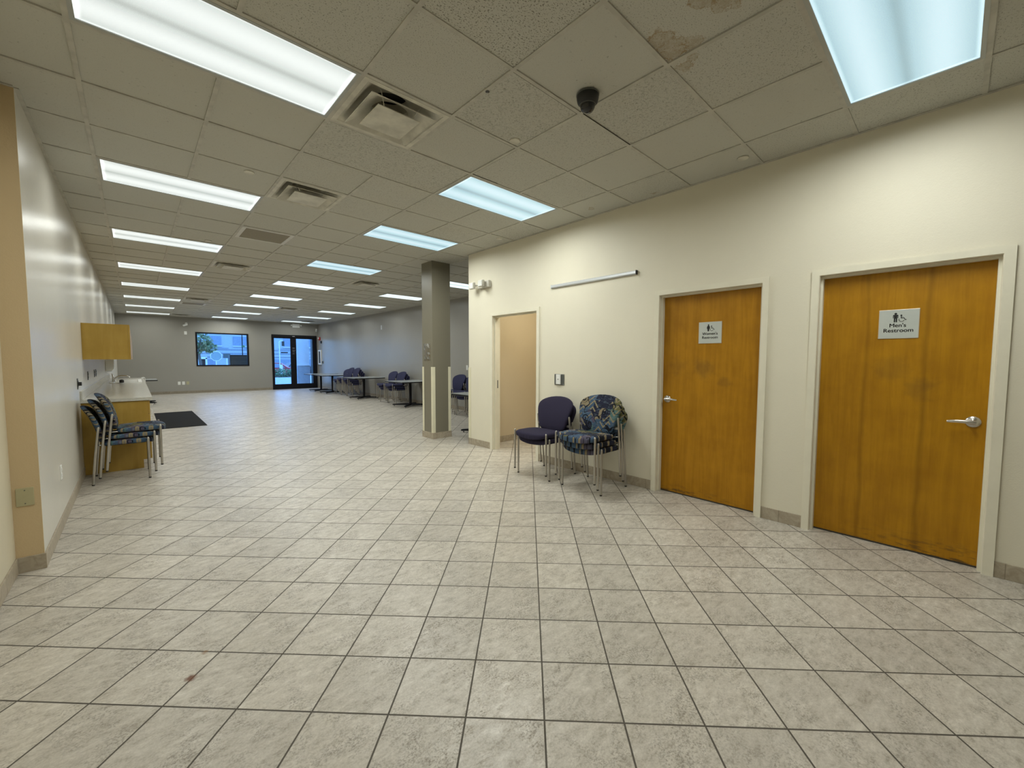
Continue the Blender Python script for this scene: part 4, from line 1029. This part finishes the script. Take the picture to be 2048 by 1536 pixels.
tx = MB()
for k, (z, w_) in enumerate(((1.86, 0.11), (1.765, 0.12), (1.69, 0.10), (1.60, 0.09))):
    for q in range(5): tx.box(5.33 + q * w_ / 5, YF + 0.0185, z, 5.33 + (q + 0.75) * w_ / 5, YF + 0.02, z + 0.016)
tx.build('lettering', M['extgrey'], e)
box('closer_label', M['extgrey'], 5.33, YF - 0.0215, 2.385, 5.43, YF - 0.02, 2.41, e)
# exit fixture with two lamp heads above entrance
ex, ez = 5.49, 2.905
e = thing('exit_light', (ex, YF, ez - 0.11), 'white exit fixture with two lamp heads above the glass entrance doors', 'emergency light')
MB().box(ex - 0.155, YF - 0.055, ez - 0.105, ex + 0.155, YF, ez + 0.075, 0.012).build('mounting_box', M['white'], e)
for sd in (-1, 1):
    h_ = MB().tube([(ex + sd * 0.15, YF - 0.03, ez), (ex + sd * 0.175, YF - 0.045, ez)], 0.012, 8)
    h_.lathe([(0.018, 0.01), (0.032, -0.01), (0.036, -0.04), (0.030, -0.052), (0.001, -0.055)], (ex + sd * 0.20, YF - 0.03, ez), 'y', 16); h_.build('lamp_head', M['white'], e, smooth=40)
# security camera on bracket, plates
e = thing('security_camera', (1.515, YF, 2.68), 'small white security camera on bracket high on the grey far wall', 'security camera')
MB().lathe([(0.045, 0.0), (0.045, -0.015), (0.02, -0.03), (0.001, -0.03)], (1.54, YF, 2.75), 'y', 16).build('mount', M['white'], e, smooth=40)
MB().tube([(1.54, YF - 0.02, 2.75), (1.54, YF - 0.07, 2.75), (1.52, YF - 0.09, 2.72)], 0.012, 8).build('arm', M['white'], e, smooth=40)
MB().tube([(1.56, YF - 0.07, 2.715), (1.44, YF - 0.16, 2.66)], 0.032, 14).build('camera_body', M['white'], e, smooth=40)
plate(1.506, YF, 2.385, 0.085, 0.125, M['white'], 'white plate on the grey wall below the small white camera', 'outlet', 'plates on the far wall', 'y', -1)
for (x, lab) in ((1.245, 'white outlet low on the grey far wall, leftmost of three'), (1.377, 'white outlet low on the grey far wall, middle of three'), (1.51, 'beige outlet low on the grey far wall, rightmost of three')):
    plate(x, YF, 0.41, 0.085, 0.125, M['white'] if x < 1.5 else M['beigeplate'], lab, 'outlet', 'low outlets on the far wall', 'y', -1)
e = thing('motion_sensor', (6.37, YF, 2.67), 'small white sensor box in the corner above the entrance doors', 'sensor')
MB().box(6.335, YF - 0.05, 2.665, 6.405, YF, 2.80, 0.01).build('sensor_body', M['white'], e); box('sensor_window', M['extgrey'], 6.345, YF - 0.053, 2.68, 6.395, YF - 0.049, 2.72, e)
# right far wall fittings
e = thing('fire_alarm', (XF, 20.33, 2.25), 'red fire alarm strobe on the grey wall beside the entrance doors', 'fire alarm')
MB().box(XF - 0.055, 20.26, 2.25, XF, 20.40, 2.40, 0.01).build('mounting_box', M['red'], e)
MB().box(XF - 0.10, 20.285, 2.31, XF - 0.054, 20.345, 2.38, 0.012).build('strobe_lens', M['white'], e)
e = tag(MB().box(XF - 0.05, 20.08, 2.10, XF, 20.17, 2.22, 0.01).build('wall_keypad', M['black']), 'small black box on the grey wall below the red alarm', 'wall box')
e = tag(MB().box(XF - 0.04, 19.96, 1.165, XF, 20.05, 1.275, 0.008).build('alarm_switch', M['darkgrey']), 'small dark switch on the grey wall right of the extinguisher cabinet', 'wall box')
e = thing('extinguisher_cabinet', (XF, 20.32, 1.12), 'white framed fire extinguisher cabinet on the grey wall by the entrance', 'cabinet')
MB().grid_ring((20.17, 1.11, 20.55, 1.80), (20.23, 1.18, 20.49, 1.73), 'yz', XF - 0.045, XF).build('cabinet_frame', M['white'], e)
box('cabinet_back', M['black'], XF - 0.012, 20.23, 1.18, XF - 0.002, 20.49, 1.73, e)
MB().lathe([(0.05, 0), (0.055, 0.01), (0.055, 0.36), (0.03, 0.41), (0.015, 0.43), (0.015, 0.47)], (XF - 0.0, 20.36, 1.2), 'z', 16).build('extinguisher', M['darkgrey'], e, smooth=40) if False else None
box('door_glass', M['glass'], XF - 0.038, 20.232, 1.182, XF - 0.034, 20.488, 1.728, e)
plate(XF, 13.8, 2.49, 0.09, 0.15, M['alu'], 'small grey plate high on the grey right wall left of the column', 'switch', None, 'x', -1, 'switch', name='wall_plate')
plate(XF, 8.735, 1.15, 0.080, 0.125, M['white'], 'white switch on the grey wall above the chairs by the wall corner', 'switch', None, 'x', -1, 'switch', name='light_switch')
plate(XF, 18.4, 0.43, 0.075, 0.12, M['white'], 'white outlet low on grey wall behind the far tables', 'outlet', None, 'x', -1)

# ------------------------------------------------------------------ outdoors
w = MB(); w.box(-40, YF + 0.15, -0.25, 60, 38, -0.04); struct(w.build('ground', M['concrete'], keep0=True))
w = MB(); w.box(-40, 38, -0.6, 80, 110, -0.42); struct(w.build('ground_street', M['asphalt'], keep0=True))
w = MB(); w.box(-40, 37.6, -0.2, 60, 38.0, 0.10); struct(w.build('ground_curb', M['extwhite'], keep0=True))
# commercial block across the street
e = thing('office_building', (14, 74, -0.42), 'long pale building across the street seen through window and door', 'building')
box('facade_wall', M['facade'], -8, 74, -0.42, 40, 84, 5.35, e)
box('parapet', M['extwhite'], -8.2, 73.85, 5.35, 40.2, 84.2, 5.75, e)
for k in range(3): box('string_course', M['facadeline'], -8, 73.9, 1.65 + 0.55 * k, 40, 74.0, 1.75 + 0.55 * k, e)
for k in range(12):
    x = -6 + k * 3.4
    wn_ = MB(); wn_.box(x, 73.88, 3.35, x + 1.9, 73.98, 4.75); wo = wn_.build('window', M['facadeglass'], e)
    box('sill', M['extwhite'], x - .1, 73.8, 3.22, x + 2.0, 74, 3.35, wo)
for k in range(9): box('string_course', M['facadeline'], -6 + 4.6 * k, 73.93, 2.95, -3.4 + 4.6 * k, 74.0, 3.05, e)
for k in range(5): box('wall_panel', M['facadeglass'], 1.0 + 5.1 * k, 73.93, 0.2, 3.6 + 5.1 * k, 74.0, 1.35, e)
# tree
def foliage(mb, cx, cy, cz, rx, ry, rz, n, s, seed):
    rs = random.Random(seed)
    for _ in range(n):
        while True:
            a, b, c_ = rs.uniform(-1, 1), rs.uniform(-1, 1), rs.uniform(-1, 1)
            if 0.25 < a * a + b * b + c_ * c_ < 1: break
        p_ = Vector((cx + a * rx, cy + b * ry, cz + c_ * rz)); d1 = Vector((rs.gauss(0, 1), rs.gauss(0, 1), rs.gauss(0, 1))).normalized(); d2 = d1.orthogonal().normalized()
        k = s * rs.uniform(0.6, 1.3)
        mb.bm.faces.new([mb.bm.verts.new(p_ + v) for v in (d1 * k, d2 * k * 0.5, -d1 * k, -d2 * k * 0.5)])
tx_, ty = 2.82, 30.0
e = thing('street_tree', (tx_, ty, -0.04), 'bushy green tree outside the window at its left side', 'tree')
MB().tube([(tx_, ty, -0.05), (tx_ + .03, ty, 0.8), (tx_ - .05, ty, 1.6), (tx_ + .05, ty, 2.6)], [0.10, 0.085, 0.07, 0.03], 10).build('trunk', M['bark'], e, smooth=50)
fo = MB(); foliage(fo, tx_ - .05, ty, 2.40, 0.66, 0.6, 0.62, 300, 0.12, 1); foliage(fo, tx_ + .40, ty, 2.05, 0.44, 0.5, 0.34, 150, 0.11, 2); foliage(fo, tx_ - .25, ty, 1.95, 0.45, 0.5, 0.35, 130, 0.11, 3)
fo.build('foliage', M['leaf'], e)
# sign backs, pole, kiosk, cabinet
e = thing('stop_sign', (4.30, 36, -0.04), 'grey back of an octagonal sign on a post outside the window', 'sign')
MB().tube([(4.30, 36.03, -0.04), (4.30, 36.03, 1.95)], 0.03, 8).build('post', M['extwhite'], e)
MB().prism([(4.30 + 0.37 * math.cos(PI / 8 + k * PI / 4), 1.57 + 0.37 * math.sin(PI / 8 + k * PI / 4)) for k in range(8)], 'xz', 35.97, 36.0).build('sign_rim', M['extwhite'], e)
MB().prism([(4.30 + 0.325 * math.cos(PI / 8 + k * PI / 4), 1.57 + 0.325 * math.sin(PI / 8 + k * PI / 4)) for k in range(8)], 'xz', 35.955, 35.972).build('sign_plate', M['cargreen'], e)
e = thing('street_sign', (4.93, 36, -0.04), 'dark rounded sign on a post outside the window', 'sign')
MB().tube([(4.93, 36.03, -0.04), (4.93, 36.03, 1.75)], 0.03, 8).build('post', M['extwhite'], e)
MB().box(4.71, 35.96, 1.43, 5.15, 36.0, 1.76, 0.015).build('sign_plate', M['darkgrey'], e)
e = thing('kiosk', (3.65, 38.5, -0.42), 'small white structure with dark opening beneath the tree outside', 'kiosk')
k_ = MB(); k_.box(3.40, 38.6, -0.42, 3.62, 39.6, 1.45); k_.box(3.95, 38.6, -0.42, 4.05, 39.6, 1.45); k_.box(3.40, 38.6, 1.36, 4.05, 39.6, 1.52); k_.build('shell', M['extwhite'], e)
box('opening', M['black'], 3.62, 38.9, -0.42, 3.95, 39.5, 1.36, e)
e = thing('street_lamp', (4.26, 25.9, -0.04), 'thin dark pole with a small green sign outside the window', 'pole')
MB().tube([(4.27, 26, -0.04), (4.27, 26, 4.6)], 0.022, 8).build('pole', M['blackmetal'], e)
MB().box(4.23, 25.96, 2.0, 4.40, 25.99, 2.10, 0.01).build('sign_plate', M['hedge'], e)
e = thing('utility_cabinet', (3.55, 21.8, -0.04), 'dark slatted cabinet standing outside the lower right of the window', 'cabinet')
box('cabinet_body', M['black'], 3.075, 21.62, -0.04, 4.05, 22.1, 1.545, e)
for k in range(9): box('slat', M['darkgrey'], 3.11, 21.605, 0.95 + k * 0.062, 4.02, 21.625, 0.99 + k * 0.062, e)
e = thing('mail_box', (4.72, 33, -0.04), 'blue and white box outside beneath the signs', 'box')
MB().box(4.44, 32.8, -0.04, 4.70, 33.2, 0.98, 0.02).build('box_body', M['extwhite'], e); box('box_door', M['facadeglass'], 4.50, 32.79, 0.55, 4.64, 32.81, 0.85, e)
e = thing('news_box', (4.1, 33, -0.04), 'pink notice box outside beneath the octagonal sign', 'box')
MB().box(3.85, 32.8, -0.04, 4.25, 33.2, 0.96, 0.02).build('box_body', plain('pale_pink', (0.62, 0.42, 0.5), 0.6), e); box('box_door', M['red'], 3.98, 32.79, 0.76, 4.12, 32.81, 0.86, e)
# projecting wing wall by the right door leaf
w = MB(); w.box(6.12, 22.95, -0.05, 6.72, 23.4, 3.6); struct(w.build('wall_exterior', M['extwhite'], keep0=True))
w = MB(); w.box(6.12, 22.89, -0.05, 6.73, 22.95, 1.03); struct(w.build('wall_exterior_base', M['extgrey'], keep0=True))
w = MB(); w.box(6.10, 22.86, 1.03, 6.74, 22.95, 1.075); struct(w.build('trim_7', M['extwhite'], keep0=True))
w = MB(); w.box(6.66, 22.2, -0.05, 7.1, 22.5, 3.6); struct(w.build('wall_exterior_pier', M['darkgrey'], keep0=True))
# hedge, bollard, cars, traffic signal
e = thing('hedge', (8.6, 35.6, -0.04), 'leafy green hedge outside the left glass door', 'hedge')
fo = MB(); foliage(fo, 8.5, 35.6, 0.26, 0.95, 0.4, 0.38, 620, 0.085, 7); fo.build('foliage', M['hedge'], e); box('hedge_core', M['bark'], 7.8, 35.4, -0.04, 9.2, 35.8, 0.2, e)
tag(MB().lathe([(0.09, 0), (0.09, 0.9), (0.06, 0.96), (0.001, 0.97)], (8.62, 36.6, -0.04), 'z', 14).build('bollard', M['extwhite'], smooth=40), 'white bollard outside behind the green hedge', 'bollard')
def make_car(paint):
    e = thing('car', (0, 0, 0))
    prof = [(-2.2, 0.30), (-2.2, 0.75), (-1.9, 0.88), (-1.2, 0.95), (-0.75, 1.38), (-0.3, 1.45), (0.5, 1.42), (1.15, 0.98), (1.9, 0.86), (2.2, 0.70), (2.2, 0.30)]
    b = MB(); rings = []
    for y, s_, dz in ((-0.86, 0.96, 0.0), (-0.84, 1.0, 0), (0.84, 1.0, 0), (0.86, 0.96, 0)):
        rings.append([(x * s_, y * (0.82 if z > 1.1 else 1.0), z) for x, z in prof])
    b.ring_loft(rings); b.build('car_body', paint, e, smooth=30, world=False)
    for s_ in (-1, 1):
        MB().prism([(-1.05, 0.97), (-0.68, 1.32), (-0.25, 1.37), (0.42, 1.35), (0.95, 0.98)], 'xz', s_ * 0.80, s_ * 0.872).build('side_window', M['facadeglass'], e, world=False)
        for x in (-1.35, 1.35): MB().lathe([(0.20, -0.11), (0.32, -0.10), (0.32, 0.10), (0.20, 0.11)], (x, s_ * 0.78, 0.32), 'y', 20).build('wheel', M['black'], e, smooth=40, world=False)
    MB().box(2.17, -0.75, 0.62, 2.215, -0.45, 0.74, 0.01).build('head_lamp', M['white'], e, world=False); MB().box(2.17, 0.45, 0.62, 2.215, 0.75, 0.74, 0.01).build('head_lamp', M['white'], e, world=False)
    return e
c1 = make_car(M['carred']); c1.location = (9.95, 44.5, -0.42); c1.rotation_euler = (0, 0, -0.35)
tag(c1, 'red car parked outside behind the hedge', 'car')
c2 = make_car(M['cardark']); c2.location = (13.3, 50, -0.42); c2.rotation_euler = (0, 0, 0.1); tag(c2, 'dark car parked outside behind the red car', 'car')
e = thing('traffic_signal', (8.2, 36, -0.04), 'white post with dark traffic signal heads outside the left glass door', 'traffic signal')
MB().tube([(8.42, 36.2, -0.04), (8.42, 36.2, 2.7), (8.45, 36.2, 2.78), (8.55, 36.2, 2.8), (8.68, 36.2, 2.8)], 0.035, 8).build('post', M['extwhite'], e, smooth=40)
MB().box(8.60, 36.1, 2.40, 8.76, 36.3, 2.78, 0.02).build('signal_head', M['black'], e); MB().box(8.50, 36.1, 1.84, 9.0, 36.2, 1.93, 0.02).build('street_plate', M['blackmetal'], e)

# ------------------------------------------------------------------ sky and view
wd = bpy.data.worlds.new('sky'); scene.world = wd; wd.use_nodes = True
nt = wd.node_tree; nt.nodes.clear(); g = N(nt)
tc = g.node('ShaderNodeTexCoord').outputs['Generated']
sp = g.node('ShaderNodeSeparateXYZ'); g.link(tc, sp.inputs[0])
skyc = g.ramp(g.mapr(sp.outputs[2], -0.05, 0.5), [(0.0, (0.20, 0.52, 1.0)), (0.35, (0.16, 0.44, 1.0)), (1.0, (0.17, 0.42, 1.0))])
bg = g.node('ShaderNodeBackground'); g.link(skyc, bg.inputs[0]); bg.inputs[1].default_value = 3.7
ow = g.node('ShaderNodeOutputWorld'); g.link(bg.outputs[0], ow.inputs[0])
vs_ = scene.view_settings; scene.display_settings.display_device = 'sRGB'
vs_.view_transform = 'Standard'; vs_.look = 'None'; vs_.exposure = 0.0; vs_.gamma = 1.0; vs_.use_curve_mapping = False
cy = scene.cycles; cy.use_denoising = True
try: cy.denoiser = 'OPENIMAGEDENOISE'
except Exception: pass
cy.max_bounces = 7; cy.diffuse_bounces = 4; cy.glossy_bounces = 3; cy.transparent_max_bounces = 12; cy.sample_clamp_indirect = 4.0
